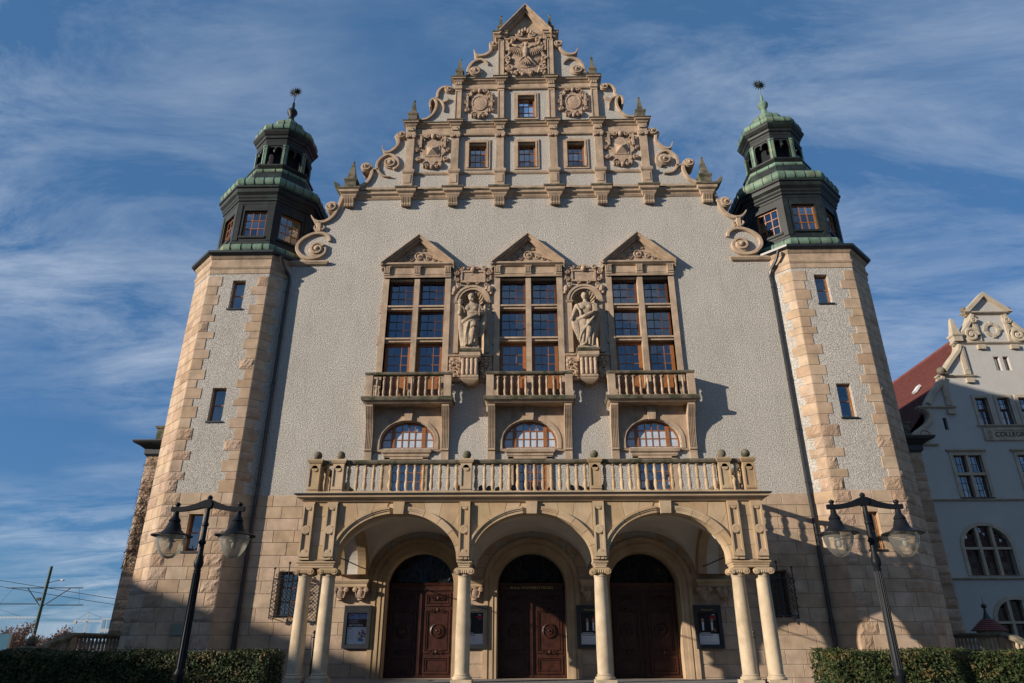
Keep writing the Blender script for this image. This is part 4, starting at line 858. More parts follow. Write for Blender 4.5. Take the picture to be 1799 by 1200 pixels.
    while z < 8.8:
        h = (0.42, 0.36, 0.45)[k % 3]; z1 = min(z + h, 9.0); w0 = 0.75 if k % 2 else 1.1
        cuts = [14.0, 16.45 - w0, 16.45]
        for a, b_ in zip(cuts[:-1], cuts[1:]):
            x0 = a if s > 0 else -b_; face_block('wing_stone', 'sandstone_rough', (x0, 3.5), (1, 0), (0, -1), b_ - a, z, z1, 0.02, wing, 0.05 if b_ > 16 and k % 4 else 0)
        z = z1; k += 1
MB().box(-12.02, -11.55, TCY - A_ - 0.07, TCY - A_ - 0.03, 1.9, 2.25).build('plaque', 'plaque', H)

# ---- grilled ground-floor windows
for s in (-1, 1):
    c = s * 8.4; window(c - 0.42, c + 0.42, 2.45, 3.95, 0.2, 2, 3, H, fw=0.08, bar=0.05, m='wood_dark', behind='dark_room', bd=0.2)
    q = MB(); y = -0.3
    for xx in (c - 0.5, c + 0.5): q.tube([(xx, y, 2.4), (xx, y, 4.0)], 0.018, 6); q.tube([(xx, y, 2.45), (xx, 0, 2.45)], 0.015, 5); q.tube([(xx, y, 3.7), (xx, 0, 3.7)], 0.015, 5); q.ball((xx, y, 4.04), 0.045, 8); q.spiral((xx + (0.1 if xx < c else -0.1), 2.42), 0.08, y - 0.01, y + 0.01, 1.3, 0, 1, 0.2)
    for z in (2.5, 3.7): q.tube([(c - 0.5, y, z), (c + 0.5, y, z)], 0.018, 6)
    q.tube([(c, y, 2.4), (c, y, 4.2)], 0.02, 6); q.ball((c, y, 4.22), 0.05, 8)
    for k in range(-9, 10):   # diagonal lattice
        for d in (1, -1):
            x0 = c + k * 0.13; pts = []
            za, zb = 2.5, 3.7; xa = x0 - d * 0.6; xb = x0 + d * 0.6
            t0, t1 = 0.0, 1.0
            for lim, sg in ((c - 0.5, 1), (c + 0.5, -1)):
                fa, fb = sg * (xa - lim), sg * (xb - lim)
                if fa < 0 and fb < 0: t0, t1 = 1, 0; break
                if fa < 0: t0 = max(t0, -fa / (fb - fa))
                elif fb < 0: t1 = min(t1, fa / (fa - fb))
            if t1 - t0 > 0.03: q.tube([(xa + (xb - xa) * t0, y, za + (zb - za) * t0), (xa + (xb - xa) * t1, y, za + (zb - za) * t1)], 0.007, 4)
    for k in (-1, 1):
        q.spiral((c + k * 0.2, 3.86), 0.13, y - 0.01, y + 0.01, 1.4, 0 if k > 0 else math.pi, k, 0.12); q.spiral((c + k * 0.38, 3.8), 0.08, y - 0.01, y + 0.01, 1.4, 0, -k, 0.2)
        for j in range(4): q.spiral((c + k * 0.5, 2.75 + j * 0.27), 0.11, y + 0.12, y + 0.14, 1.2, 0, k, 0.12)
    q.build('window_grille', 'iron', H)

# ---- portico
PY = -4.6
FLOOR = 0.585
q = MB(); q.box(-7.4, 7.4, -5.15, 0.0, 0.0, FLOOR); q.build('portico_floor', 'granite_step', H)
for k in range(3):
    q = MB(); z1 = FLOOR - 0.146 * (k + 1); e = 0.34 * (k + 1); q.box(-7.4 - e, 7.4 + e, -5.15 - e, -0.3, -0.1, z1); q.build('step', 'granite_step', H)
COLX = (-6.57, -5.88, -1.955, 1.955, 5.88, 6.57); AC = (-3.92, 0.0, 3.92); AHW = 1.755; ASZ = 3.85; AR = 1.33
top = 5.495; XO = 6.73
def arcade_outline(a0, a1, zb_, zt_, centres, hw, spring, rise, n=28):
    o_ = [(a0, zb_)]
    for c in centres: o_ += [(c - hw, zb_)] + [(c - hw * math.cos(math.pi * i / n), spring + rise * math.sin(math.pi * i / n)) for i in range(n + 1)] + [(c + hw, zb_)]
    return o_ + [(a1, zb_), (a1, zt_), (a0, zt_)]
q = MB(); q.holes(arcade_outline(-XO, XO, 3.83, top, AC, AHW, ASZ, AR), [], PY + 0.02, PY + 0.58)
arcade = q.build('arcade_wall', 'sandstone_gold', H)
for c in AC:
    # archivolt in separate stones, key and spandrel stones
    n = 11
    for i in range(n):
        if i == n // 2: continue
        a0, a1_ = math.pi * i / n, math.pi * (i + 1) / n; q = MB()
        def ptz(a, d): return (c - (AHW + d) * math.cos(a), ASZ + (AR + d) * math.sin(a))
        sub = 5; aa = [a0 + 0.004 + (a1_ - a0 - 0.008) * t / sub for t in range(sub + 1)]
        for d0, d1, pr in ((-0.012, 0.07, 0.035), (0.07, 0.115, 0.06), (0.115, 0.18, 0.085)):
            q.loops([[(ptz(a, d0)[0], PY - pr, ptz(a, d0)[1]), (ptz(a, d1)[0], PY - pr, ptz(a, d1)[1]), (ptz(a, d1)[0], PY + 0.3, ptz(a, d1)[1]), (ptz(a, d0)[0], PY + 0.3, ptz(a, d0)[1])] for a in aa])
        q.build('archivolt_stone', 'sandstone_gold', arcade)
    MB().prism_y([(c - 0.145, 5.13), (c + 0.145, 5.13), (c + 0.17, 5.487), (c - 0.17, 5.487)], PY - 0.11, PY + 0.4).build('keystone', 'sandstone_gold', arcade)
    bx0, bx1 = max(c - 1.78, -5.70), min(c + 1.78, 5.70); zt = 5.482
    angs = [0, 20, 37, 52, 66, 79, 101, 114, 128, 143, 160, 180]
    def ray(a):   # from the arch centre to the stone field's border
        dx_, dz_ = -math.cos(a), math.sin(a); t = 99.0
        if dz_ > 1e-6: t = min(t, (zt - ASZ) / dz_)
        if dx_ < -1e-6: t = min(t, (bx0 - c) / dx_)
        if dx_ > 1e-6: t = min(t, (bx1 - c) / dx_)
        return (c + dx_ * t, ASZ + dz_ * t)
    for i in range(len(angs) - 1):
        if angs[i] == 79: continue
        a0, a1_ = R(angs[i]), R(angs[i + 1]); ar = [(c - (AHW + 0.182) * math.cos(a0 + (a1_ - a0) * t / 6), ASZ + (AR + 0.182) * math.sin(a0 + (a1_ - a0) * t / 6)) for t in range(7)]
        p0, p1 = ray(a0), ray(a1_); far = [p1]
        if abs(p0[0] - p1[0]) > 1e-4 and abs(p0[1] - p1[1]) > 1e-4: far.append((bx0 if p0[0] < c else bx1, zt))
        far.append(p0)
        ar = [(min(max(x, bx0), bx1), min(z, zt)) for x, z in ar]
        ctr = (sum(x for x, z in ar + far) / (len(ar) + len(far)), sum(z for x, z in ar + far) / (len(ar) + len(far)))
        pol = []
        for x, z in ar + far:
            nx_, nz_ = ctr[0] + (x - ctr[0]) * 0.98, ctr[1] + (z - ctr[1]) * 0.98
            if not pol or math.hypot(pol[-1][0] - nx_, pol[-1][1] - nz_) > 0.004: pol.append((nx_, nz_))
        area = abs(sum(pol[k][0] * pol[(k + 1) % len(pol)][1] - pol[(k + 1) % len(pol)][0] * pol[k][1] for k in range(len(pol)))) / 2
        if len(pol) > 2 and area > 0.004: MB().prism_y(pol, PY + rb.uniform(-0.006, 0.004), PY + 0.1).build('spandrel_stone', 'sandstone_gold', arcade)
# panelled strips over the columns
for x in (-6.58, -5.89, -1.965, 1.955, 5.88, 6.555):
    q = MB(); hw = 0.158; q.box(x - hw, x + hw, PY - 0.07, PY + 0.1, 3.85, 5.489)
    for s in (-1, 1): q.box(x + s * (hw - 0.027) - 0.027, x + s * (hw - 0.027) + 0.027, PY - 0.12, PY - 0.05, 3.93, 5.44)
    q.box(x - hw + 0.054, x + hw - 0.054, PY - 0.12, PY - 0.05, 5.34, 5.44); q.box(x - hw + 0.054, x + hw - 0.054, PY - 0.12, PY - 0.05, 3.93, 4.04)
    q.T = Matrix.Translation((x, PY - 0.05, 4.68)) @ Matrix.Rotation(R(90), 4, 'X'); q.lathe([(0.128, -0.02), (0.128, 0.06), (0.105, 0.075), (0.01, 0.07)], n=18); q.T = None
    for zz in (5.34, 4.04):
        q.T = Matrix.Translation((x, PY - 0.05, zz)) @ Matrix.Rotation(R(90), 4, 'X'); q.lathe([(0.09, -0.02), (0.09, 0.06), (0.01, 0.066)], n=14); q.T = None
    q.build('panel_strip', 'sandstone_gold', arcade)
for x in (-6.235, 6.22):
    for k in range(4): MB().box(x - 0.175, x + 0.175, PY + rb.uniform(-0.006, 0.004), PY + 0.1, 3.855 + k * 0.408, 3.845 + (k + 1) * 0.408).build('spandrel_stone', 'sandstone_gold', arcade)
# side walls with their arch openings
for s in (-1, 1):
    for xa, xb in ((5.70, 5.98), (6.43, XO)):
        q = MB(); q.T = Matrix.Rotation(R(90), 4, 'Z'); x_a, x_b = sorted((s * xa, s * xb))
        q.holes(arcade_outline(PY + 0.59, -0.02, 3.83, 5.485, [-2.15], 1.70, 3.85, 1.28), [], -x_b, -x_a); q.build('side_arch', 'sandstone_gold', H)
    q = MB(); x_a, x_b = sorted((s * 5.98, s * 6.43)); q.T = Matrix.Rotation(R(90), 4, 'Z')
    q.holes(arcade_outline(PY + 0.59, -0.02, 3.83, 5.485, [-2.15], 1.74, 3.85, 1.35), [], -x_b, -x_a); q.build('side_arch_soffit', 'plaster', H)
# groin vaults
q = MB()
for x0, x1 in ((-5.70, -1.955), (-1.955, 1.955), (1.955, 5.70)):
    n = 26; V = []; y0, y1 = PY + 0.58, -0.01; hx = (x1 - x0) / 2; cxm = (x0 + x1) / 2
    for j in range(n + 1):
        for i in range(n + 1):
            u, v = -math.cos(math.pi * i / n), -math.cos(math.pi * j / n)
            z = 3.83 + 1.47 * max(math.sqrt(max(0, 1 - u * u)), math.sqrt(max(0, 1 - v * v))); V.append((cxm + hx * u, (y0 + y1) / 2 + (y1 - y0) / 2 * v, z))
    q.add(V, [(j * (n + 1) + i, j * (n + 1) + i + 1, (j + 1) * (n + 1) + i + 1, (j + 1) * (n + 1) + i) for j in range(n) for i in range(n)])
q.build('vault', 'plaster', H, True, 30)
MB().box(-6.7, 6.7, PY + 0.3, -0.005, 5.488, 5.70).build('terrace_slab', 'concrete', H)
cor = cornice(-XO, XO, 5.49, 0.235, 0.28, yb=PY - 0.02, name='portico_cornice', m='sandstone_gold', top='zinc_black', y1=-0.01)
# columns
def column(x, first=None):
    if first is None:
        q = MB(); q.lathe([(0.205, 0.295), (0.208, 0.89), (0.202, 1.53), (0.189, 2.27), (0.179, 2.80), (0.189, 2.81), (0.193, 2.84), (0.181, 2.855)], n=32); c_ = q.build('column', 'column_stone', H, True, 40); c_.location = (x, PY + 0.3, FLOOR)
        q = MB(); q.lathe([(0.265, 0.168), (0.278, 0.20), (0.265, 0.237), (0.234, 0.247), (0.223, 0.27), (0.236, 0.285), (0.212, 0.30), (0.205, 0.315)], n=32); q.box(-0.285, 0.285, -0.285, 0.285, 0.0, 0.17); q.build('base', 'column_stone', c_, True, 40)
        q = MB(); q.lathe([(0.181, 2.845), (0.20, 2.90), (0.228, 2.97), (0.212, 3.015)], n=28)
        for sy in (-1, 1):
            for sx in (-1, 1):
                q.T = Matrix.Translation((sx * 0.20, sy * 0.18, 2.957)) @ Matrix.Rotation(R(90), 4, 'X'); q.lathe([(0.09, -0.05), (0.096, -0.02), (0.08, 0.0), (0.096, 0.02), (0.09, 0.05)], n=16); q.lathe([(0.037, -0.07), (0.037, 0.07)], n=10); q.T = None
                q.spiral((sx * 0.20, 2.957), 0.096, sy * 0.18 - 0.065, sy * 0.18 + 0.065, 1.5, 0 if sx > 0 else math.pi, -sx, 0.3)
            q.box(-0.20, 0.20, sy * 0.18 - 0.05, sy * 0.18 + 0.05, 2.985, 3.055)
            for k in range(5): q.ball(((k - 2) * 0.058, sy * 0.21, 2.945), 0.032, 7, sz=1.6)
        for sx in (-1, 1): q.T = Matrix.Translation((sx * 0.20, 0, 2.957)) @ Matrix.Rotation(R(90), 4, 'X'); q.lathe([(0.074, -0.17), (0.053, 0), (0.074, 0.17)], n=12); q.T = None
        q.build('capital', 'sandstone_gold', c_, True, 40); return c_
    c2 = first.copy(); COL.objects.link(c2); c2.location = (x, PY + 0.3, FLOOR)
    for ch in first.children: d = ch.copy(); COL.objects.link(d); d.parent = c2
    return c2
col0 = None
for x in COLX:
    cN = column(x, col0); col0 = col0 or cN
for xa, xb in ((-6.73, -5.72), (-2.115, -1.795), (1.795, 2.115), (5.72, 6.73)):
    q = MB(); q.mould(xa, xb, PY + 0.05, PY + 0.58, [(-0.02, 3.632), (0.0, 3.648), (0.0, 3.70), (0.02, 3.706), (0.02, 3.743), (0.058, 3.786), (0.058, 3.818), (0.0, 3.829)], back=True); ib = q.build('impost_block', 'sandstone_gold', H)
    q = MB(); n = int((xb - xa) / 0.048)
    for k in range(n): xx = xa + (xb - xa) * (k + 0.5) / n; q.box(xx - 0.014, xx + 0.014, PY + 0.005, PY + 0.06, 3.749, 3.78)
    q.build('dentils', 'sandstone_gold', ib, kind='stuff')
# wall imposts with console capitals
def wall_impost(xa, xb, caps):
    q = MB(); q.mould(xa, xb, -0.28, 0.02, [(-0.02, 3.42), (0.0, 3.44), (0.0, 3.52), (0.03, 3.56), (0.06, 3.62), (0.06, 3.66), (0, 3.67)]); o = q.build('wall_impost', 'sandstone_gold', H)
    for x in caps:
        q = MB(); q.lathe([(0.07, 2.98), (0.12, 3.02), (0.1, 3.06), (0.16, 3.12), (0.19, 3.25), (0.2, 3.3), (0.17, 3.34), (0.2, 3.42)], (x, -0.12, 0), 16)
        for k in (-1, 1): q.T = Matrix.Translation((x + k * 0.19, -0.26, 3.34)) @ Matrix.Rotation(R(90), 4, 'X'); q.lathe([(0.08, -0.08), (0.085, 0), (0.08, 0.05), (0.03, 0.07)], n=14); q.T = None
        for k in range(6): q.tube([(x - 0.17 + k * 0.068, -0.27, 3.3), (x - 0.12 + k * 0.048, -0.24, 3.08)], 0.022, 5)
        q.build('console_capital', 'sandstone_carved', o, True, 40)
for s in (-1, 1): wall_impost(*sorted((s * 5.66, s * 6.80)), [s * 5.86, s * 6.55]); wall_impost(s * 1.93 - 0.24, s * 1.93 + 0.24, [s * 1.93])
# iron tie rods
for x in (-5.86, -1.955, 1.955, 5.86):
    q = MB(); q.tube([(x, PY + 0.3, 4.05), (x, -0.02, 4.05)], 0.018, 6); q.build('tie_rod', 'iron', H)
# balustrade of the terrace
ped = (-6.535, -5.82, -1.955, 1.915, 5.78, 6.50)
q = MB(); q.box(-XO, XO, PY - 0.1, PY + 0.22, 5.714, 5.795); bl = q.build('balustrade', 'sandstone_gold', H)
RAIL = [(0.0, 6.623), (0.03, 6.645), (0.053, 6.697), (0.053, 6.74), (0, 6.76)]
MB().mould(-6.59, 6.59, PY - 0.03, PY + 0.14, RAIL, back=True).build('handrail', 'weathered_stone', bl)
for s in (-1, 1):
    q = MB(); q.mould(s * 6.535 - 0.085, s * 6.535 + 0.085, PY + 0.2, -0.02, RAIL); q.build('handrail', 'weathered_stone', bl); MB().box(s * 6.535 - 0.125, s * 6.535 + 0.125, PY + 0.22, -0.02, 5.714, 5.795).build('plinth_rail', 'sandstone_gold', bl)
    for k in range(14): put_baluster('b', (s * 6.535, PY + 0.48 + k * 0.285, 5.79), bl)
for x in ped:
    q = MB(); q.box(x - 0.17, x + 0.17, PY - 0.1, PY + 0.22, 5.795, 6.633)
    for s in (-1, 1): q.box(x + s * 0.149 - 0.021, x + s * 0.149 + 0.021, PY - 0.13, PY - 0.09, 5.847, 6.59)
    q.box(x - 0.128, x + 0.128, PY - 0.13, PY - 0.09, 6.485, 6.59).box(x - 0.128, x + 0.128, PY - 0.13, PY - 0.09, 5.847, 5.932)
    q.T = Matrix.Translation((x, PY - 0.1, 6.485)) @ Matrix.Rotation(R(90), 4, 'X'); q.lathe([(0.095, -0.02), (0.095, 0.03)], n=14); q.T = None
    q.mould(x - 0.17, x + 0.17, PY - 0.1, PY + 0.22, [(0.0, 6.623), (0.032, 6.655), (0.064, 6.72), (0.064, 6.766), (-0.042, 6.777)], back=True)
    o = q.build('pedestal', 'sandstone_gold', bl)
    q = MB(); q.lathe([(0.085, 6.76), (0.075, 6.80)], (x, PY + 0.05, 0), 14); q.ball((x, PY + 0.05, 6.92), 0.133, 20); q.build('stone_ball', 'weathered_stone', o, True)
for xa, xb in zip(ped[:-1], ped[1:]):
    d = xb - xa
    if d < 1: put_baluster('b', ((xa + xb) / 2, PY + 0.05, 5.79), bl); continue
    n = 14
    for k in range(n): put_baluster('b', (xa + 0.17 + (d - 0.34) * (k + 0.5) / n, PY + 0.05, 5.79), bl)
# entrance doors
for di, c in enumerate(DOORS):
    # moulded stone surround of the door arch in stones
    q = MB(); zs, ri = 3.5, 1.12
    def ao(d, y0, y1, d0):
        o_ = [(c - (1.2 + d) * math.cos(math.pi * i / 22), zs + (ri + d) * math.sin(math.pi * i / 22)) for i in range(23)]; i_ = [(c - (1.2 + d0) * math.cos(math.pi * i / 22), zs + (ri + d0) * math.sin(math.pi * i / 22)) for i in range(23)]
        q.prism_y([(c - 1.2 - d, FLOOR)] + o_ + [(c + 1.2 + d, FLOOR), (c + 1.2 + d0, FLOOR)] + i_[::-1] + [(c - 1.2 - d0, FLOOR)], y0, y1)
    ao(0.42, -0.05, 0.05, 0.0); ao(0.45, -0.09, 0.02, 0.3); ao(0.24, -0.075, 0.02, 0.12); sur = q.build('door_surround', 'sandstone_gold', H)
    q = MB(); i0 = [(c - 1.2 * math.cos(math.pi * i / 22), zs + ri * math.sin(math.pi * i / 22)) for i in range(23)]; q.holes([(c - 1.35, FLOOR - 0.01), (c - 1.35, 4.9), (c + 1.35, 4.9), (c + 1.35, FLOOR - 0.01)], [[(c - 1.17, FLOOR + 0.001)] + [(c + (x - c) * 0.975, zs + (z - zs) * 0.975) for x, z in i0] + [(c + 1.17, FLOOR + 0.001)]], 0.06, 0.75); q.build('door_reveal', 'sandstone_gold', sur)
    for s in (-1, 1):
        q = MB(); xa, xb = sorted((c + s * 0.012, c + s * 1.17)); y = 0.55; q.box(xa, xb, y, y + 0.08, FLOOR + 0.02, 3.36)
        xm = (xa + xb) / 2
        for za, zb in ((0.72, 1.25), (1.35, 2.75), (2.85, 3.28)):
            za += 0; q.holes(rect(xa + 0.13, xb - 0.13, za, zb), [rect(xa + 0.19, xb - 0.19, za + 0.06, zb - 0.06)], y - 0.045, y + 0.02); q.holes(rect(xa + 0.22, xb - 0.22, za + 0.09, zb - 0.09), [rect(xa + 0.245, xb - 0.245, za + 0.115, zb - 0.115)], y - 0.03, y + 0.02)
        q.box(xa + 0.03, xa + 0.08, y - 0.03, y, FLOOR + 0.05, 3.34).box(xb - 0.08, xb - 0.03, y - 0.03, y, FLOOR + 0.05, 3.34)
        q.box(xa + 0.02, xb - 0.02, y - 0.05, y, FLOOR + 0.02, FLOOR + 0.09)
        leaf = q.build('door_leaf', 'door_wood', H)
        q = MB()
        for zc_ in (2.05,):
            q.T = Matrix.Translation((xm, y - 0.0, zc_)) @ Matrix.Rotation(R(90), 4, 'X'); q.lathe([(0.24, 0), (0.24, 0.05), (0.2, 0.07), (0.19, 0.03), (0.13, 0.035), (0.11, 0.07), (0.06, 0.06), (0.03, 0.1), (0.005, 0.11)], n=26); q.T = None
        q.build('carved_medallion', 'door_wood', leaf, True, 40)
        for zc_, sg in ((1.38, 1), (2.72, -1), (3.1, 1)):
            q = MB()
            for k in (-1, 1): q.spiral((xm + k * 0.16, zc_), 0.1, y - 0.06, y, 1.3, 0 if k > 0 else math.pi, k * sg, 0.35)
            q.ball((xm, y - 0.02, zc_), 0.07, 8); q.box(xm - 0.16, xm + 0.16, y - 0.03, y, zc_ - 0.03, zc_ + 0.03); q.build('carved_scroll', 'door_wood', leaf, True, 40)

    q = MB(); q.box(c - 0.03, c + 0.03, 0.49, 0.56, FLOOR + 0.02, 3.36); q.mould(c - 1.1, c + 1.1, 0.5, 0.62, [(0, 3.36), (0.0, 3.5), (0.03, 3.53), (0.06, 3.6), (0, 3.62)]); q.build('door_transom', 'door_wood', H)
    MB().box(c - 1.2, c + 1.2, 0.70, 0.72, 3.3, 4.75).build('fanlight_backing', 'curtain_blue', H)
    q = MB(); q.add([(c - 1.17, 0.64, 3.6), (c + 1.17, 0.64, 3.6), (c + 1.17, 0.64, 4.7), (c - 1.17, 0.64, 4.7)], [(0, 1, 2, 3)]); q.build('fanlight_pane', 'dark_glass', H)
    q = MB(); y = 0.58
    for (ox, oz, r) in ((-0.78, 3.82, 0.2), (-0.36, 3.86, 0.22), (0.36, 3.86, 0.22), (0.78, 3.82, 0.2), (-0.52, 4.26, 0.2), (-0.02, 4.33, 0.22), (0.5, 4.26, 0.2), (-0.88, 4.1, 0.12), (0.88, 4.1, 0.12)):
        q.spiral((c + ox, oz), r, y - 0.015, y + 0.015, 2.0, ox * 3, 1 if ox < 0 else -1, 0.16); q.tube([(c + ox + r * math.cos(t), y, oz + r * math.sin(t)) for t in [2 * math.pi * i / 18 for i in range(18)]], 0.015, 5, closed=True)
    for k in range(-2, 3): q.tube([(c + k * 0.4, y, 3.6), (c + k * 0.4, y, zs + ri * math.sqrt(max(0, 1 - (k * 0.4 / 1.2) ** 2)))], 0.012, 5)
    q.tube([(c - 1.15 * math.cos(math.pi * i / 20), y, 3.55 + 1.04 * math.sin(math.pi * i / 20)) for i in range(21)], 0.03, 6)
    q.build('fanlight_grille', 'iron', H)
text('door_lettering', 'AULA UNIWERSYTECKA', 'gilt', H, (0, 0.425, 3.40), 0.125, sp=1.15)

# =================================================================== STATUES in the niches
def statue(name, label, x, male):
    q = MB(); rs = random.Random(4 if male else 9)
    def ring(cx, cy, z, a, b, amp=0.0, nf=7, ph=0.0, n=40):
        out_ = []
        for i in range(n):
            t = 2 * math.pi * i / n; f = 1 + amp * (0.7 * math.sin(nf * t + ph) + 0.45 * math.sin((nf * 2 - 3) * t - 1.7 * ph)); out_.append((cx + a * f * math.cos(t), cy + b * f * math.sin(t), z))
        return out_
    y = 0.0; sw = -0.05 if male else 0.05
    # base slab, draped legs, torso, neck
    q.box(-0.36, 0.34, -0.26, 0.22, 0.0, 0.14)
    Z = [(0.12, 0.30, 0.22, 0.10), (0.3, 0.29, 0.21, 0.12), (0.6, 0.28, 0.21, 0.12), (0.9, 0.30, 0.22, 0.10), (1.15, 0.33, 0.24, 0.07), (1.32, 0.32, 0.23, 0.05), (1.42, 0.28, 0.2, 0.03)]
    q.loops([ring(sw * (1.4 - z) * 0.9 + (0.02 if male else -0.02), y, z, a, b, am, 7, z * 2.2) for z, a, b, am in Z])
    q.loops([ring(0, y, z, a, b) for z, a, b in ((1.30, 0.25, 0.18), (1.45, 0.23, 0.165), (1.6, 0.26, 0.19), (1.78, 0.31, 0.21), (1.92, 0.34, 0.2), (2.0, 0.3, 0.16), (2.05, 0.16, 0.12), (2.1, 0.085, 0.085), (2.2, 0.075, 0.08))])
    for k in (-1, 1): q.ball((k * 0.13, -0.16 if male else -0.18, 1.78), 0.12 if male else 0.115, 12, sy=0.6, sz=0.85)
    # head
    hx = -0.02 if male else -0.02; q.ball((hx, -0.02, 2.34), 0.125, 16, sx=0.9, sy=1.02, sz=1.28); q.ball((hx, -0.14, 2.33), 0.03, 8, sz=1.5)
    for k in (-1, 1): q.ball((hx + k * 0.115, -0.01, 2.33), 0.03, 8, sx=0.5, sz=1.3); q.ball((hx + k * 0.045, -0.125, 2.37), 0.022, 6)
    for i in range(26 if male else 20):
        t = rs.uniform(0, 2 * math.pi); p = rs.uniform(0.15, 1.35); q.ball((hx + 0.11 * math.cos(t) * math.cos(p), 0.01 + 0.12 * math.sin(t) * math.cos(p) + 0.02, 2.38 + 0.12 * math.sin(p)), 0.04, 7)
    if male:
        for i in range(12): q.ball((hx + rs.uniform(-0.07, 0.07), -0.12 + rs.uniform(-0.02, 0.03), 2.21 + rs.uniform(-0.06, 0.03)), 0.04, 7)
    else: q.ball((hx, 0.1, 2.42), 0.075, 10)
    def limb(pts, rad): q.tube(smooth(pts, 4), [r for r in smooth([(v,) for v in rad], 4) for r in r], 10)
    def hand(p, d, up):
        p, d, up = Vector(p), Vector(d).normalized(), Vector(up).normalized(); sd = d.cross(up).normalized(); q.ball(tuple(p + d * 0.05), 0.05, 8, sz=1.1)
        for k, ln in enumerate((0.10, 0.12, 0.115, 0.09)):
            b0 = p + d * 0.08 + sd * (k - 1.5) * 0.028; q.tube([b0, b0 + d * ln * 0.55 - up * 0.01, b0 + d * ln - up * 0.045], [0.019, 0.018, 0.013], 6)
        q.tube([p + d * 0.02 - sd * 0.045, p + d * 0.07 - sd * 0.085 - up * 0.02], [0.021, 0.015], 6)
    if male:
        limb([(-0.33, 0.0, 1.93), (-0.45, -0.05, 1.68), (-0.42, -0.2, 1.55), (-0.42, -0.22, 1.85)], [0.1, 0.085, 0.075, 0.055]); hand((-0.42, -0.22, 1.85), (0.05, -0.1, 1), (0, -1, 0)); q.ball((-0.42, -0.2, 2.05), 0.11, 10, sz=1.2)
        limb([(0.33, 0.0, 1.93), (0.42, -0.04, 1.65), (0.30, -0.26, 1.52), (0.14, -0.30, 1.58)], [0.1, 0.085, 0.07, 0.055]); hand((0.14, -0.30, 1.58), (-1, -0.1, 0.15), (0, -1, 0.2)); q.box(0.28, 0.52, -0.32, -0.26, 1.62, 1.70); q.box(0.30, 0.34, -0.34, -0.24, 1.4, 1.9)
        # waist roll, hanging cloak ends, advanced knee
        limb([(-0.32, -0.05, 1.22), (-0.12, -0.26, 1.30), (0.14, -0.25, 1.42), (0.36, -0.08, 1.62), (0.34, 0.1, 1.9)], [0.08, 0.085, 0.085, 0.09, 0.1]); limb([(-0.3, -0.06, 1.3), (0.0, -0.25, 1.22), (0.3, -0.12, 1.32)], [0.06, 0.07, 0.06])
        for k, (xa, za, zb) in enumerate(((-0.42, 1.75, 0.5), (-0.38, 1.6, 0.25), (0.46, 1.7, 0.75), (0.40, 1.6, 0.62), (-0.33, 1.3, 0.16))): limb([(xa, 0.02, za), (xa + 0.03, -0.03, (za + zb) / 2), (xa * 0.86, 0.0, zb)], [0.08, 0.1, 0.07])
        limb([(0.1, -0.12, 1.2), (0.12, -0.30, 0.82), (0.06, -0.2, 0.45), (0.0, -0.22, 0.18)], [0.15, 0.13, 0.10, 0.08]); limb([(-0.1, -0.12, 1.15), (-0.13, -0.2, 0.7), (-0.14, -0.18, 0.2)], [0.14, 0.11, 0.08])
        for k, xx in enumerate((-0.15, 0.0, 0.1, 0.2)): limb([(xx + 0.08, -0.24, 1.22 - 0.08 * k), (xx, -0.30 + 0.02 * k, 0.8), (xx - 0.04, -0.24, 0.3)], [0.035, 0.04, 0.03])
        q.ball((-0.14, -0.28, 0.17), 0.075, 8, sy=1.6, sz=0.6); q.ball((0.0, -0.3, 0.19), 0.075, 8, sy=1.6, sz=0.6)
    else:
        limb([(-0.32, 0.0, 1.93), (-0.42, -0.04, 1.66), (-0.50, -0.14, 1.40)], [0.1, 0.09, 0.06]); hand((-0.50, -0.14, 1.40), (-0.5, -0.3, -0.8), (0, -1, 0.3))
        limb([(0.32, 0.0, 1.93), (0.44, -0.04, 1.68), (0.36, -0.26, 1.55), (0.30, -0.28, 1.78)], [0.1, 0.085, 0.075, 0.055]); hand((0.30, -0.28, 1.78), (0.1, -0.1, 1), (0, -1, 0)); q.box(0.24, 0.42, -0.36, -0.24, 1.52, 1.86)
        limb([(-0.3, -0.08, 1.3), (-0.05, -0.26, 1.36), (0.2, -0.26, 1.48), (0.40, -0.1, 1.58)], [0.07, 0.085, 0.085, 0.08])
        limb([(-0.34, -0.02, 1.95), (-0.3, -0.16, 1.8), (-0.2, -0.2, 1.5), (-0.26, -0.1, 1.2)], [0.06, 0.06, 0.05, 0.05])
        for xa, za, xb, zb in ((-0.44, 1.5, -0.30, 0.45), (-0.48, 1.35, -0.38, 0.7), (-0.38, 1.6, -0.24, 0.35), (0.42, 1.5, 0.36, 0.55), (0.36, 1.45, 0.28, 0.3)): limb([(xa, -0.02, za), ((xa + xb) / 2 - 0.02, -0.06, (za + zb) / 2), (xb, -0.03, zb)], [0.08, 0.09, 0.05])
        for k in range(7): limb([(0.38 - 0.02 * k, -0.2, 1.5 - 0.02 * k), (0.12 - 0.05 * k, -0.29, 1.1 - 0.07 * k), (-0.12 - 0.03 * k, -0.2, 0.75 - 0.08 * k)], [0.035, 0.042, 0.03])
        for k, xx in enumerate((-0.18, -0.06, 0.06, 0.18)): limb([(xx + 0.1, -0.22, 0.85), (xx + 0.04, -0.27, 0.5), (xx, -0.25, 0.14)], [0.035, 0.045, 0.04])
        limb([(0.1, -0.12, 1.2), (0.08, -0.26, 0.75), (0.0, -0.2, 0.3)], [0.14, 0.12, 0.08]); q.ball((-0.1, -0.3, 0.17), 0.07, 8, sy=1.5, sz=0.6)
    o = q.build(name, 'statue_stone', None, True, 80); o.location = (x, -0.30, 12.15); o.scale = (1.06, 1.0, 1.03)
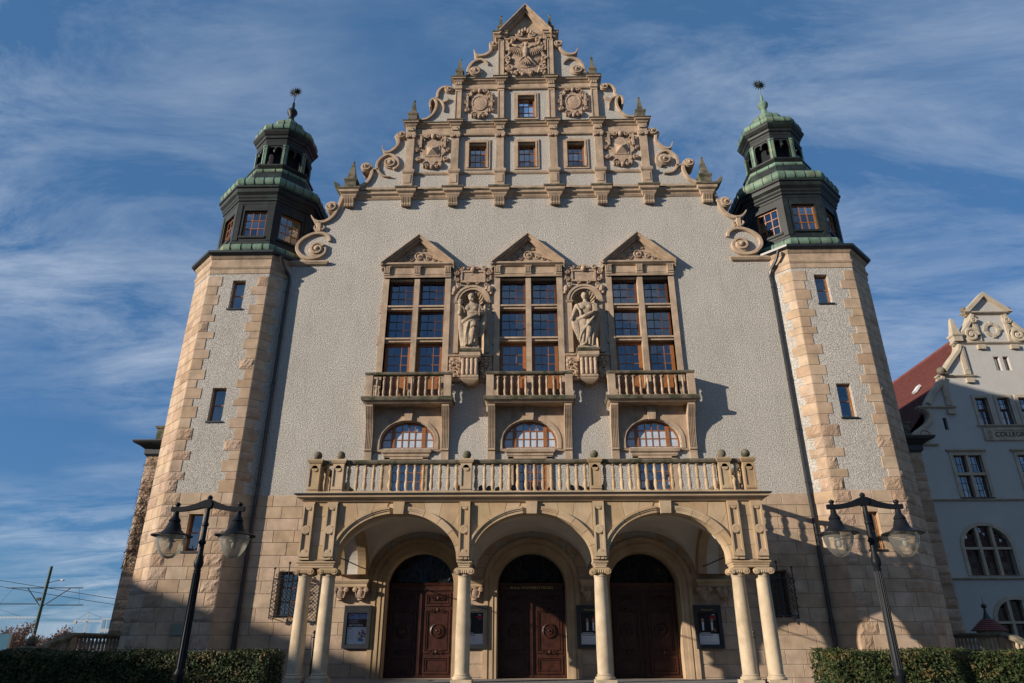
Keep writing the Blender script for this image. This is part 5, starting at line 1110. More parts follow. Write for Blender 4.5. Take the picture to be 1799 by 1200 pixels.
    r = o.modifiers.new('remesh', 'REMESH'); r.mode = 'VOXEL'; r.voxel_size = 0.014; r.use_smooth_shade = True
    sm = o.modifiers.new('smooth', 'SMOOTH'); sm.factor = 0.4; sm.iterations = 1
    return tag(o, label, 'statue')
statue('statue', 'bearded bare-chested stone figure in a draped cloak standing in a shell niche', -2.30, True)
statue('statue', 'stone female figure in a long gown with lowered right arm standing in a shell niche', 2.30, False)

# =================================================================== STREET LAMPS
def lamp_post():
    t = thing('street_lamp', 'black double-armed street lamp in front of the dark shaded hedge', 'street lamp')
    q = MB(); q.lathe([(0.19, 0), (0.19, 0.1), (0.15, 0.16), (0.13, 0.5), (0.10, 0.62), (0.075, 0.7), (0.09, 0.74), (0.07, 0.8), (0.066, 1.15), (0.085, 1.18), (0.085, 1.22), (0.062, 1.26), (0.052, 2.75), (0.062, 2.78), (0.05, 2.8), (0.075, 2.86), (0.08, 2.92), (0.06, 2.96), (0.06, 3.0), (0.045, 3.04), (0.042, 3.2), (0.06, 3.22), (0.06, 3.25), (0.042, 3.28), (0.04, 3.5), (0.055, 3.52), (0.055, 3.55), (0.038, 3.58), (0.036, 3.86)], n=20)
    q.build('post', 'lamp_paint', t, True, 35)
    q = MB()
    for k in range(12): a = 2 * math.pi * k / 12; q.tube([(0.064 * math.cos(a), 0.064 * math.sin(a), 1.28), (0.054 * math.cos(a), 0.054 * math.sin(a), 2.74)], 0.007, 4)
    q.build('fluting', 'lamp_paint', t, kind='stuff')
    q = MB(); pts = [(-0.64, 3.80), (-0.45, 3.80), (-0.25, 3.835), (-0.1, 3.88), (0, 3.90), (0.1, 3.88), (0.25, 3.835), (0.45, 3.80), (0.64, 3.80)]
    p = smooth(pts, 4); hh = [0.038 + 0.03 * math.exp(-(x / 0.22) ** 2) for x, z in p]; q.loops([[(x, -0.04, z - h), (x, 0.04, z - h), (x, 0.04, z + h), (x, -0.04, z + h)] for (x, z), h in zip(p, hh)])
    q.T = Matrix.Translation((0, 0, 3.88)) @ Matrix.Rotation(R(90), 4, 'X'); q.lathe([(0.075, -0.055), (0.075, 0.055)], n=16); q.T = None
    q.lathe([(0.035, 3.94), (0.03, 3.96), (0.045, 3.985), (0.045, 4.01), (0.02, 4.04)], n=12); q.build('cross_arm', 'lamp_paint', t, True, 35)
    for s in (-1, 1):
        x = s * 0.55; q = MB(); q.lathe([(0.035, 3.84), (0.03, 3.855), (0.048, 3.875), (0.045, 3.90), (0.015, 3.92)], (x, 0, 0), 12)
        q.lathe([(0.03, 3.78), (0.045, 3.74), (0.05, 3.68), (0.085, 3.63), (0.10, 3.60), (0.09, 3.575), (0.105, 3.55), (0.13, 3.46), (0.19, 3.40), (0.30, 3.368), (0.335, 3.355), (0.335, 3.34), (0.24, 3.35), (0.12, 3.40)], (x, 0, 0), 32); ln = q.build('lantern', 'lamp_paint', t, True, 40)
        q = MB(); q.lathe([(0.235, 3.35), (0.24, 3.30), (0.228, 3.22), (0.19, 3.12), (0.13, 3.03), (0.07, 2.985), (0.004, 2.968)], (x, 0, 0), 32); q.v = q.v; g_ = q.build('glass_globe', 'lamp_glass', ln, True, 80)
        q = MB(); q.lathe([(0.03, 3.4), (0.04, 3.36), (0.04, 3.28), (0.07, 3.27), (0.075, 3.25), (0.03, 3.24)], (x, 0, 0), 12); q.ball((x, 0, 3.19), 0.045, 10, sz=1.6); q.build('bulb_holder', 'lamp_fitting', ln, True)
    return t
lamp = lamp_post(); lamp.location = (-5.72, -13.0, 0)
lamp2 = copy_tree(lamp); lamp2.location = (5.66, -13.0, 0); lamp2['label'] = 'black double-armed street lamp in front of the sunlit green hedge'
for l in (lamp, lamp2): l['group'] = 'double street lamps before the hall'

# =================================================================== HEDGES
def hedge(name, label, x0, x1, y0, y1, h, seed):
    rr = random.Random(seed); V = []; Fc = []
    t = thing(name, label, 'hedge', ((x0 + x1) / 2, (y0 + y1) / 2, 0)); cx, cy = (x0 + x1) / 2, (y0 + y1) / 2
    L = x1 - x0; D = y1 - y0
    areas = [('f', L * h), ('t', L * D), ('l', D * h), ('r', D * h), ('b', L * h * 0.35)]; tot = sum(a for _, a in areas)
    for nm, ar in areas:
        n = int(1900 * ar)
        for i in range(n):
            u, v = rr.random(), rr.random(); dpt = rr.random() ** 1.7 * 0.13 - 0.012
            wob = 0.035 * math.sin(u * L * 3.1 + seed) + 0.03 * math.sin(v * 9 + u * L * 7.3)
            if nm == 'f': p = Vector((x0 + u * L, y0 + dpt + wob, v * h)); nr = Vector((0, -1, 0))
            elif nm == 'b': p = Vector((x0 + u * L, y1 - dpt, v * h)); nr = Vector((0, 1, 0))
            elif nm == 't': p = Vector((x0 + u * L, y0 + v * D, h - dpt + wob * 0.8)); nr = Vector((0, 0, 1))
            elif nm == 'l': p = Vector((x0 + dpt + wob, y0 + u * D, v * h)); nr = Vector((-1, 0, 0))
            else: p = Vector((x1 - dpt - wob, y0 + u * D, v * h)); nr = Vector((1, 0, 0))
            d = (nr * 0.8 + Vector((rr.gauss(0, 0.6), rr.gauss(0, 0.6), rr.gauss(0.25, 0.6)))).normalized(); a = d.orthogonal().normalized(); a = Matrix.Rotation(rr.uniform(0, 6.28), 3, d) @ a; b_ = d.cross(a); sz = rr.uniform(0.012, 0.026)
            k = len(V); p = p - Vector((cx, cy, 0)); V += [tuple(p - a * sz * 1.5), tuple(p + b_ * sz * 0.7), tuple(p + a * sz * 1.5 + d * sz * 0.3), tuple(p - b_ * sz * 0.7)]; Fc.append((k, k + 1, k + 2, k + 3))
        if nm == 't':
            for i in range(int(26 * L)):   # shoots above the clipped top
                p = Vector((x0 + rr.random() * L - cx, y0 + rr.random() * D - cy, h)); hh = rr.uniform(0.01, 0.07)
                for j in range(4):
                    k = len(V); a = Vector((rr.gauss(0, 1), rr.gauss(0, 1), 0.3)).normalized() * 0.022; c_ = p + Vector((0, 0, hh * j / 3)); V += [tuple(c_), tuple(c_ + a * 0.6 + Vector((0, 0, 0.012))), tuple(c_ + a * 1.3), tuple(c_ + a * 0.6 - Vector((0, 0, 0.008)))]; Fc.append((k, k + 1, k + 2, k + 3))
    q = MB(); q.v = V; q.f = Fc; me = bpy.data.meshes.new('foliage'); me.from_pydata(V, [], Fc); me.materials.append(M['leaf']); o = bpy.data.objects.new('foliage', me); COL.objects.link(o); o.parent = t; o['kind'] = 'stuff'
    q = MB(); q.box(-L / 2 + 0.1, L / 2 - 0.1, -D / 2 + 0.1, D / 2 - 0.1, 0, h - 0.09); q.build('woody_core', 'leaf_dark', t)
HY0, HY1 = -12.3, -11.2
xl = P(466, 1143, HY0)[0]; xr = P(1464, 1143, HY0)[0]
hedge('hedge', 'clipped dark hedge in shade running up to the left stair balustrade', -12.6, xl, HY0, HY1, 1.50, 3)
hedge('hedge', 'sunlit clipped green and brown hedge below the wall with the dark shadow arch', xr, 13.0, HY0, HY1, 1.52, 8)

# =================================================================== POSTER CASES
def bars(q, x0, x1, z, n, h, gap, y, rr):
    for i in range(n): q.box(x0, x0 + (x1 - x0) * rr.uniform(0.6, 1), y, y + 0.002, z - i * gap, z - i * gap + h)
def poster_case(x, label, kind):
    t = thing('poster_case', label, 'notice case', (x, -0.03, 1.49)); hw, h = 0.46, 1.35; rr = random.Random(int(x * 10) + 50)
    q = MB(); q.holes(rect(-hw, hw, 0, h), [rect(-hw + 0.12, hw - 0.12, 0.12, h - 0.24)], -0.13, -0.01); q.box(-hw + 0.02, hw - 0.02, -0.02, 0.0, 0.02, h - 0.02); q.holes(rect(-hw + 0.07, hw - 0.07, h - 0.21, h - 0.07), [rect(-hw + 0.08, hw - 0.08, h - 0.2, h - 0.08)], -0.138, -0.125); q.build('case_frame', 'zinc_black', t, bevel=0.006)
    if kind: text('case_heading', 'Filharmonia', 'gilt', t, (0, -0.137, h - 0.175), 0.085, ext=0.001)
    x0, x1, z0, z1 = -hw + 0.14, hw - 0.14, 0.13, h - 0.26; y = -0.05; zm = z0 + (z1 - z0) * (0.56 if kind == 0 else 0.34)
    q = MB(); q.box(x0, x1, y, y + 0.01, z0, zm); sh = q.build('poster_sheet', 'white_paper', t)
    if kind == 0:
        MB().box(x0, x1, y - 0.001, y + 0.01, zm, z1).build('picture', 'photo_print_city', sh)
        MB().box(x0, x1, y - 0.003, y, z1 - 0.17, z1).build('picture_sky', 'photo_print_sky', sh); MB().box(x0 + 0.08, x0 + 0.18, y - 0.005, y, z1 - 0.07, z1 - 0.04).build('logo', 'print_red', sh)
        text('headline', 'ARTACENA', 'white_paper', sh, (x0 + 0.03, y - 0.004, zm + 0.03), 0.095, ext=0.001, align='LEFT'); 
        q = MB()
        for k in range(2): q.tube(smooth([(x0 + 0.05 + i * 0.03, y - 0.004, zm + 0.16 + k * 0.055 + rr.uniform(-0.016, 0.016)) for i in range(11)], 3), 0.005, 4)
        q.build('script_line', 'white_paper', sh)
        for i in range(34):
            a = rr.uniform(0, 6.28); r_ = 0.15 * rr.random() ** 0.6; cxx, czz = x1 - 0.15 + r_ * math.cos(a), z0 + 0.30 + r_ * 1.15 * math.sin(a); q = MB(); q.T = Matrix.Translation((min(max(cxx, x0 + 0.03), x1 - 0.03), y - 0.003 - 0.0003 * i, czz)) @ Matrix.Rotation(R(90), 4, 'X'); q.lathe([(rr.uniform(0.012, 0.032), 0), (0.01, 0.0006)], n=8); q.build('colour_spot', rr.choice(['print_red', 'print_yellow', 'print_purple', 'print_green', 'print_red', 'print_yellow', 'print_blue']), sh)
        MB().box(x1 - 0.26, x1 - 0.08, y - 0.004, y, z0 + 0.1, z0 + 0.17).build('colour_block', 'print_blue', sh); MB().box(x0 + 0.02, x0 + 0.13, y - 0.004, y, zm - 0.05, zm - 0.025).build('tag_line', 'print_red', sh)
        q = MB(); bars(q, x0 + 0.03, x0 + 0.27, zm - 0.085, 7, 0.007, 0.045, y - 0.003, rr); q.build('text_lines', 'print_grey', sh)
    else:
        MB().box(x0, x1, y - 0.001, y + 0.01, zm, z1).build('picture', 'photo_print_dark', sh)
        fig = {1: [(-0.13, 0.0)], 2: [(-0.1, 1), (0.1, 2)], 3: [(-0.17, 0), (0.13, 2)]}[kind]
        for fx, typ in fig:   # printed musicians: head, shirt, suit
            q = MB(); q.T = Matrix.Translation((fx, y - 0.002, zm + 0.42)) @ Matrix.Rotation(R(90), 4, 'X'); q.lathe([(0.05, 0), (0.048, 0.001), (0.001, 0.002)], n=16, sy=1.35); q.build('printed_face', 'skin_print', sh)
            q = MB(); q.prism_y([(fx - 0.035, zm + 0.36), (fx + 0.035, zm + 0.36), (fx + 0.02, zm + 0.1), (fx - 0.03, zm + 0.1)], y - 0.003, y); q.build('printed_shirt', 'white_paper', sh)
            if typ == 2: q = MB(); q.T = Matrix.Translation((fx + 0.08, y - 0.004, zm + 0.12)) @ Matrix.Rotation(R(90), 4, 'X'); q.lathe([(0.05, 0), (0.001, 0.001)], n=14, sy=1.3); q.build('printed_violin', 'print_red' if False else 'wood_window', sh)
        MB().box(x1 - 0.24, x1 - 0.03, y - 0.003, y, z1 - 0.14, z1 - 0.085).build('banner', 'print_red', sh); MB().box(x1 - 0.17, x1 - 0.06, y - 0.003, y, z1 - 0.055, z1 - 0.03).build('banner_logo', 'white_paper', sh); MB().box(x1 - 0.15, x1 - 0.06, y - 0.003, y, z1 - 0.19, z1 - 0.165).build('banner_line', 'print_grey', sh)
        q = MB(); bars(q, x0 + 0.03, x1 - 0.03, zm - 0.06, 1, 0.035, 0.1, y - 0.003, rr); bars(q, x0 + 0.03, x1 - 0.08, zm - 0.12, 5, 0.007, 0.038, y - 0.003, rr); q.build('text_lines', 'print_grey', sh)
        q = MB(); bars(q, x0 + 0.04, x1 - 0.2, zm + 0.02, 1, 0.018, 0.1, y - 0.003, rr); q.build('caption_line', 'white_paper', sh)
    MB().box(-hw + 0.121, hw - 0.121, -0.095, -0.091, 0.121, h - 0.241).build('case_pane', 'case_glass', t)
    return t
poster_case(-5.92, 'black wall case with a poster of a blue sky over a city and coloured spots', 0)
poster_case(-1.97, 'black wall case with a dark poster of one man and a red banner', 1)
poster_case(1.97, 'black wall case with a dark poster of two musicians, partly behind a column', 2)
poster_case(5.91, 'black wall case with a poster of two men in suits, one holding a violin', 3)

# =================================================================== TERRACE FLOODLIGHTS
def flood():
    t = thing('floodlight', 'small black round floodlight on the terrace behind the balustrade', 'floodlight', group='floodlights on the terrace'); q = MB()
    q.T = Matrix.Translation((0, 0, 0.27)) @ Matrix.Rotation(R(62), 4, 'X'); q.lathe([(0.03, -0.13), (0.09, -0.1), (0.115, -0.02), (0.125, 0.07), (0.12, 0.085), (0.10, 0.06)], n=18); q.T = None; q.build('lamp_head', 'iron', t, True, 40)
    q = MB(); q.tube([(-0.13, 0, 0.27), (-0.13, 0, 0.1), (-0.08, 0, 0.04), (0.08, 0, 0.04), (0.13, 0, 0.1), (0.13, 0, 0.27)], 0.014, 5); q.lathe([(0.07, 0), (0.07, 0.02), (0.02, 0.04)], n=10); q.build('yoke', 'iron', t); return t
fl0 = flood(); fl0.location = (-1.5, -4.0, 5.70)
for i, x in enumerate((-2.25, -1.28, -1.0, -0.53, 0.12, 0.64, 1.2, 1.48, 1.72, 2.18)):
    f_ = copy_tree(fl0); f_.location = (x, -4.0 + 0.12 * (i % 3), 5.70); f_.rotation_euler = (0, 0, R((-25, 18, -8, 30, 0, -20, 12, 25, -30, 10)[i]))

# =================================================================== IRON GATES folded back beside the columns
def gate(x, label):
    t = thing('iron_gate', label, 'gate', (x, -3.3, FLOOR), 'iron gates of the portico sides'); q = MB(); q.tube([(0, 0, 0), (0, 0, 1.32)], 0.025, 8); q.ball((0, 0, 1.37), 0.05, 10); q.lathe([(0.05, 1.22), (0.075, 1.235), (0.05, 1.25)], n=10); q.build('gate_post', 'iron', t, True)
    for k in range(9): q = MB(); q.tube([(0, 0.08 + k * 0.1, 0.12), (0, 0.08 + k * 0.1, 1.02)], 0.011, 6); q.build('gate_bar', 'iron', t)
    for z in (0.15, 0.55, 1.0): q = MB(); q.box(-0.015, 0.015, 0.0, 0.95, z - 0.018, z + 0.018); q.build('gate_rail', 'iron', t)
    q = MB()
    for k in range(4): q.tube([(0, 0.2 + 0.2 * k + 0.08 * math.cos(a), 0.78 + 0.08 * math.sin(a)) for a in [2 * math.pi * i / 14 for i in range(14)]], 0.01, 5, closed=True)
    q.build('gate_scrolls', 'iron', t)
gate(-6.42, 'black iron side gate with ball-topped post behind the outer column by the shaded hedge'); gate(6.42, 'black iron side gate with ball-topped post behind the outer column by the sunlit hedge')

# =================================================================== STAIR BALUSTRADES beside the towers
bst = None
def stair_balustrade(s, label):
    global bst
    X = s * 15.8; t = thing('stair_balustrade', label, 'balustrade', (X, 3.35, 0), 'stair balustrades flanking the towers')
    def B(q, name, m, sm=False): return q.build(name, m, t, sm, 35, shift=None)
    def loc(q):
        q.v = [(x, y + 0.6, z) for x, y, z in q.v]; return q
    q = MB(); pr = [(-0.16, 0.0), (0.16, 0.0), (0.16, 0.07), (0.1, 0.13), (-0.1, 0.13), (-0.16, 0.07)]; path = [(-0.62, 1.86), (-3.75, 1.86), (-4.3, 1.74), (-5.45, 1.36)]
    q.loops([[(x, y, z + dz) for x, dz in pr] for y, z in path]); B(loc(q), 'handrail', 'weathered_stone')
    q = MB(); q.loops([[(x, y, z) for x, z in ((-0.2, 0.0), (0.2, 0.0), (0.2, zz), (-0.2, zz))] for y, zz in ((-0.62, 1.1), (-3.75, 1.1), (-4.3, 0.98), (-5.45, 0.6))]); B(loc(q), 'stair_wall', 'sandstone')
    for y, zt in ((-3.8, 1.86),): q = MB(); q.box(-0.15, 0.15, y - 0.15, y + 0.15, 1.05, zt); B(loc(q), 'post', 'sandstone_trim')
    q = MB(); q.mould(-0.2, 0.2, -5.95, -5.5, [(0.0, 0.0), (0.0, 1.42), (0.06, 1.47), (0.08, 1.53), (0.0, 1.57)], back=True); po = B(loc(q), 'end_pedestal', 'weathered_stone')
    q = MB(); q.lathe([(0.08, 1.56), (0.07, 1.6)], (0, -5.72, 0), 12); q.ball((0, -5.72, 1.72), 0.15, 18); q = loc(q); q.build('stone_ball', 'weathered_stone', po, True)
    ys = [-0.8 - 0.235 * k for k in range(13)]; ys2 = [-4.05 - 0.22 * k for k in range(7)]
    for y in ys + ys2:
        z0 = 1.1 if y > -3.75 else (1.1 - 0.12 * min(1, (-3.75 - y) / 0.55) - (max(0, -4.3 - y) / 1.15) * 0.38)
        if bst is None: bst = baluster_mesh(0.78, 1.1, 'sandstone_trim'); o = bst; o.parent = t
        else: o = bst.copy(); COL.objects.link(o); o.parent = t
        o.location = (0, y + 0.6, z0 - 0.01)
    return t
stair_balustrade(-1, 'stone stair balustrade with ball finial beside the bushes and tram pole'); stair_balustrade(1, 'stone stair balustrade with ball finial in deep shade before the small red-roofed turret')

# =================================================================== DRY CREEPER on the side wing
t = thing('dry_creeper', 'leafless brown creeper covering the side wall behind the corner tower', 'creeper', (-16.2, 3.45, 0))
rr = random.Random(31); q = MB()
def grow(p, a, L, r, lev):
    pts = [p]; x, y, z = p; n = int(L / 0.09)
    for i in range(n):
        a += rr.gauss(0, 0.28); x += 0.09 * math.sin(a); z += 0.09 * math.cos(a)
        (x, a) = (x, a) if x > -16.42 else (-16.42 + rr.random() * 0.12, abs(a) * 0.6); x = min(-14.0, x); z = min(8.95, z); y = 3.43 - rr.random() * 0.10 * (1 if lev else 0.4); pts.append((x, y, z))
    if len(pts) > 2: q.tube([(a_ + 16.2, b_ - 3.45, c_) for a_, b_, c_ in pts], [r * (1 - 0.7 * i / len(pts)) for i in range(len(pts))], 3)
    if lev < 3:
        for k in range(5 if lev < 2 else 4):
            i = rr.randrange(1, max(2, len(pts))); grow(pts[min(i, len(pts) - 1)], a + rr.choice((-1, 1)) * rr.uniform(0.4, 1.3), L * rr.uniform(0.3, 0.55), r * 0.55, lev + 1)
for k in range(16): grow((-16.5 + rr.random() * 2.3, 3.43, 4.2 + rr.random() * 1.8), rr.gauss(-0.1, 0.3), rr.uniform(2.6, 4.4), 0.028, 0)
q.build('stems', 'twig', t, kind='stuff')
q = MB()
for k in range(2600):
    x, z = rr.uniform(-16.42, -14.2), rr.uniform(4.3, 8.9); y = 3.42 - rr.random() * 0.16; d = Vector((rr.gauss(0, 1), rr.gauss(0, 1) - 0.5, rr.gauss(0, 1))).normalized() * rr.uniform(0.04, 0.12); x += 16.2; y -= 3.45; q.add([(x, y, z), (x + d.x + 0.008, y + d.y, z + d.z), (x + d.x * 0.5, y + d.y * 0.5, z + d.z * 0.5 + 0.022)], [(0, 1, 2)])
q.build('twigs', 'twig', t, kind='stuff')

# =================================================================== COLLEGE BUILDING on the right
CB = thing('college_building', 'pale stucco gabled college building with red tiled roof and lettered stone band', 'building', (33.2, 20, 0))
YC = 20.0; XC = 33.2
def cb(q, name, m, parent=None, sm=False, kind=None):
    if parent is None or parent is CB: q.v = [(x - 33.2, y - 20, z) for x, y, z in q.v]; return q.build(name, m, CB, sm, 35, kind=kind)
    q.v = [(x - 33.2, y - 20, z) for x, y, z in q.v]; return q.build(name, m, parent, sm, 35, kind=kind)
sl = [(25.2, -0.5), (25.2, 13.75)] + PL([(1611, 775), (1609, 762), (1620, 753), (1632, 742), (1634, 730), (1627, 722)], YC) + [(26.95, 16.25), (26.95, 16.5)] + PL([(1632, 706), (1640, 690), (1652, 674), (1655, 665)], YC) + [(28.75, 18.5), (28.75, 18.8)] + PL([(1661, 648), (1672, 632), (1682, 618), (1684, 609)], YC) + [(30.4, 20.95), (30.4, 21.25)] + PL([(1689, 598), (1688, 588), (1695, 578), (1702, 566), (1706, 556)], YC) + [(31.9, 23.35)]
outl = sl + [(XC, 24.8)] + [(2 * XC - x, z) for x, z in sl[::-1]]
hl = []
RW = [31.0, 32.48, 33.92, 35.40]; LW = [29.0, 33.2, 37.4]; AWX = [28.78, 37.62]
for x in RW: hl.append(rect(x - 0.42, x + 0.42, 15.1, 17.05))
for x in LW: hl.append(rect(x - 0.92, x + 0.92, 10.28, 13.05))
for x in AWX: hl.append(arch(x, 1.45, 5.5, 7.2, 1.3)); hl.append(arch(x + 0.75 * (1 if x < XC else -1), 1.35, 1.2, 2.9, 1.2))
for x in (32.92, 33.56): hl.append(rect(x - 0.2, x + 0.2, 19.05, 20.1))
hl.append(rect(28.08, 28.34, 14.8, 15.64))
cbw = cb(MB().holes(outl, hl, YC, YC + 0.5), 'facade_wall', 'stucco_pale')
cb(MB().prism_y([(25.6, 0), (40.8, 0), (40.8, 13.0), (XC, 21.8), (25.6, 13.0)], YC + 1.2, YC + 1.3), 'interior_wall', 'dark_room')
q = MB(); q.box(25.2, 25.5, YC + 0.5, 70, 0, 13.6); q.box(40.9, 41.2, YC + 0.5, 70, 0, 13.6); q.box(25.5, 40.9, 69.7, 70, 0, 13.6); cb(q, 'side_wall', 'stucco_pale')
# tiled roof as overlapping courses
nC = 46; x_e, z_e, x_r, z_r = 24.7, 13.4, 33.2, 23.15
for s in (1, -1):
    q = MB()
    for k in range(nC):
        t0, t1 = k / nC, (k + 1.12) / nC; xa, za, xb, zb = x_e + (x_r - x_e) * t0, z_e + (z_r - z_e) * t0, x_e + (x_r - x_e) * min(t1, 1), z_e + (z_r - z_e) * min(t1, 1)
        f = (lambda x: x) if s > 0 else (lambda x: 2 * XC - x)
        nx_, nz_ = -0.75, 0.66; q.loops([[(f(xa + nx_ * 0.10), y, za + nz_ * 0.10), (f(xb + nx_ * 0.03), y, zb + nz_ * 0.03), (f(xb), y, zb), (f(xa), y, za)] for y in (YC + 0.35, 69.9)])
    cb(q, 'roof_slope', 'roof_tile', kind='stuff')
q = MB(); q.tube([(XC, YC + 0.4, z_r + 0.05), (XC, 69.9, z_r + 0.05)], 0.16, 8); cb(q, 'ridge_tile', 'roof_tile')
q = MB(); q.T = Matrix.Translation((29.6, 24.5, 19.25)) @ Matrix.Rotation(R(-48.9), 4, 'Y'); q.box(-0.35, 0.35, -0.25, 0.25, 0, 0.16); cb(q, 'roof_hatch', 'crane_white')
cs = 'college_stone'
def cmould(x0, x1, z, h, out, name='string_course', m=cs):
    q = MB(); q.mould(x0, x1, YC, YC + 0.3, [(0.0, z), (out * 0.4, z + h * 0.3), (out * 0.8, z + h * 0.5), (out, z + h * 0.7), (out, z + h * 0.95), (0, z + h)]); return cb(q, name, m)
cmould(25.2, 41.2, 10.02, 0.16, 0.14); cmould(25.2, 41.2, 5.2, 0.18, 0.14)
for s in (1, -1):
    f = (lambda x: x) if s > 0 else (lambda x: 2 * XC - x)
    def X2(a, b_): return sorted((f(a), f(b_)))
    cmould(*X2(25.7, 27.2), 13.66, 0.16, 0.16, 'shelf_moulding'); cmould(*X2(26.7, 29.0), 16.25, 0.2, 0.16, 'shelf_moulding'); cmould(*X2(28.6, 31.0), 18.5, 0.2, 0.16, 'shelf_moulding')
    for (x, z0, z1) in ((28.75, 16.5, 18.5), (30.6, 18.75, 20.95), (32.05, 21.25, 23.3)):
        q = MB(); x = f(x); q.box(x - 0.2, x + 0.2, YC - 0.12, YC + 0.1, z0, z1); q.box(x - 0.1, x + 0.1, YC - 0.15, YC, z0 + 0.3, z1 - 0.3); cb(q, 'pilaster', cs); q = MB(); q.box(x - 0.26, x + 0.26, YC - 0.2, YC, z0 - 0.62, z0 - 0.3); cb(q, 'console', cs)
    for pts, wd in (([(1609, 772), (1609, 762), (1620, 753), (1632, 742), (1634, 730), (1627, 720)], 0.26), ([(1630, 710), (1640, 690), (1652, 674), (1655, 663)], 0.3), ([(1659, 652), (1672, 632), (1682, 618), (1684, 607)], 0.3), ([(1689, 600), (1688, 588), (1695, 578), (1702, 566), (1706, 554)], 0.3)):
        q = MB(); q.band([(f(x), z) for x, z in PL(pts, YC)], wd, YC - 0.2, YC + 0.52); cb(q, 'scroll_band', cs, None, True)
    for px, r in (((1621, 766), 0.55), ((1705, 590), 0.62), ((1708, 565), 0.28)):
        x, z = P(*px, YC); x = f(x); q = MB(); q.T = Matrix.Translation((x, YC, z)) @ Matrix.Rotation(R(90), 4, 'X'); q.lathe([(r, -0.3), (r, 0.12), (r * 0.9, 0.15)], n=22); q.T = None; q.spiral((x, z), r, YC - 0.26, YC - 0.1, 1.7, 0, s, 0.34); q.ball((x, YC - 0.15, z), r * 0.25, 8); cb(q, 'volute', cs, None, True)
    q = MB(); x = f(28.85); q.mould(x - 0.3, x + 0.3, YC - 0.3, YC + 0.3, [(0, 18.68), (0.06, 18.75), (0, 18.8)], back=True); q.ball((x, YC, 19.05), 0.28, 14); cb(q, 'stone_ball', 'weathered_stone', None, True)
    x = f(30.5); q = MB(); q.mould(x - 0.3, x + 0.3, YC - 0.3, YC + 0.3, [(0, 21.2), (0, 21.55), (0.08, 21.65), (0.08, 21.75), (0, 21.8)], back=True); q.loops([[(x - w_, YC - w_, z), (x + w_, YC - w_, z), (x + w_, YC + w_, z), (x - w_, YC + w_, z)] for w_, z in ((0.27, 21.8), (0.1, 22.95), (0.02, 23.1))]); cb(q, 'obelisk', cs)
cmould(30.3, 2 * XC - 30.3, 20.98, 0.22, 0.16, 'shelf_moulding'); cmould(31.75, 2 * XC - 31.75, 23.3, 0.26, 0.25, 'pediment_cornice')
for s in (-1, 1):
    q = MB(); q.prism_y([(XC + s * 1.75, 23.5), (XC + s * 1.35, 23.5), (XC, 24.75), (XC, 25.1)], YC - 0.3, YC + 0.4); cb(q, 'raking_cornice', cs)
    q = MB(); q.ball((XC + s * 1.6, YC, 23.75), 0.2, 12); cb(q, 'stone_ball', 'weathered_stone', None, True)
q = MB(); q.prism_y([(XC - 1.4, 23.5), (XC + 1.4, 23.5), (XC, 24.8)], YC - 0.04, YC + 0.3); cb(q, 'tympanum', 'stucco_pale')
n_ = 30; ro = [(XC + 0.56 * math.cos(2 * math.pi * i / n_), 22.15 + 0.56 * math.sin(2 * math.pi * i / n_)) for i in range(n_)]; ri_ = [(XC + 0.34 * math.cos(2 * math.pi * i / n_), 22.15 + 0.34 * math.sin(2 * math.pi * i / n_)) for i in range(n_)]
q = MB(); q.holes(ro, [ri_], YC - 0.1, YC + 0.02); [q.box(XC + 0.52 * math.cos(a) - 0.1, XC + 0.52 * math.cos(a) + 0.1, YC - 0.13, YC, 22.15 + 0.52 * math.sin(a) - 0.1, 22.15 + 0.52 * math.sin(a) + 0.1) for a in (0, math.pi / 2, math.pi, 3 * math.pi / 2)]; cb(q, 'oculus_ring', cs)
def cwin(x0, x1, z0, z1, nx, nz, m='wood_dark'):
    T = Matrix.Translation((-33.2, -20, 0)); return window(x0, x1, z0, z1, YC + 0.22, nx, nz, CB, fw=0.06, bar=0.03, m=m, behind='curtain_blue', bd=0.3, T=T)
def csur(x0, x1, z0, z1, wd, name='window_surround'):
    q = MB(); q.holes(rect(x0 - wd, x1 + wd, z0 - 0.02, z1 + wd), [rect(x0, x1, z0, z1)], YC - 0.06, YC + 0.04); return cb(q, name, cs)
for x in RW: csur(x - 0.42, x + 0.42, 15.1, 17.05, 0.2); cwin(x - 0.42, x + 0.42, 16.25, 17.05, 3, 2); cwin(x - 0.42, x, 15.12, 16.18, 1, 2); cwin(x, x + 0.42, 15.12, 16.18, 1, 2)
for x in LW:
    csur(x - 0.92, x + 0.92, 10.28, 13.05, 0.2); q = MB(); q.box(x - 0.08, x + 0.08, YC - 0.02, YC + 0.3, 10.28, 13.05); q.box(x - 0.92, x + 0.92, YC - 0.03, YC + 0.28, 11.72, 11.9); cb(q, 'stone_cross', cs); cmould(x - 1.12, x + 1.12, 13.2, 0.24, 0.18, 'window_hood'); cmould(x - 1.0, x + 1.0, 10.17, 0.1, 0.1, 'window_sill', 'zinc_black')
    for s in (-1, 1):
        xa, xb = sorted((x + s * 0.09, x + s * 0.91)); cwin(xa, xb, 10.3, 11.71, 3, 3); cwin(xa, xb, 11.91, 13.04, 3, 2)
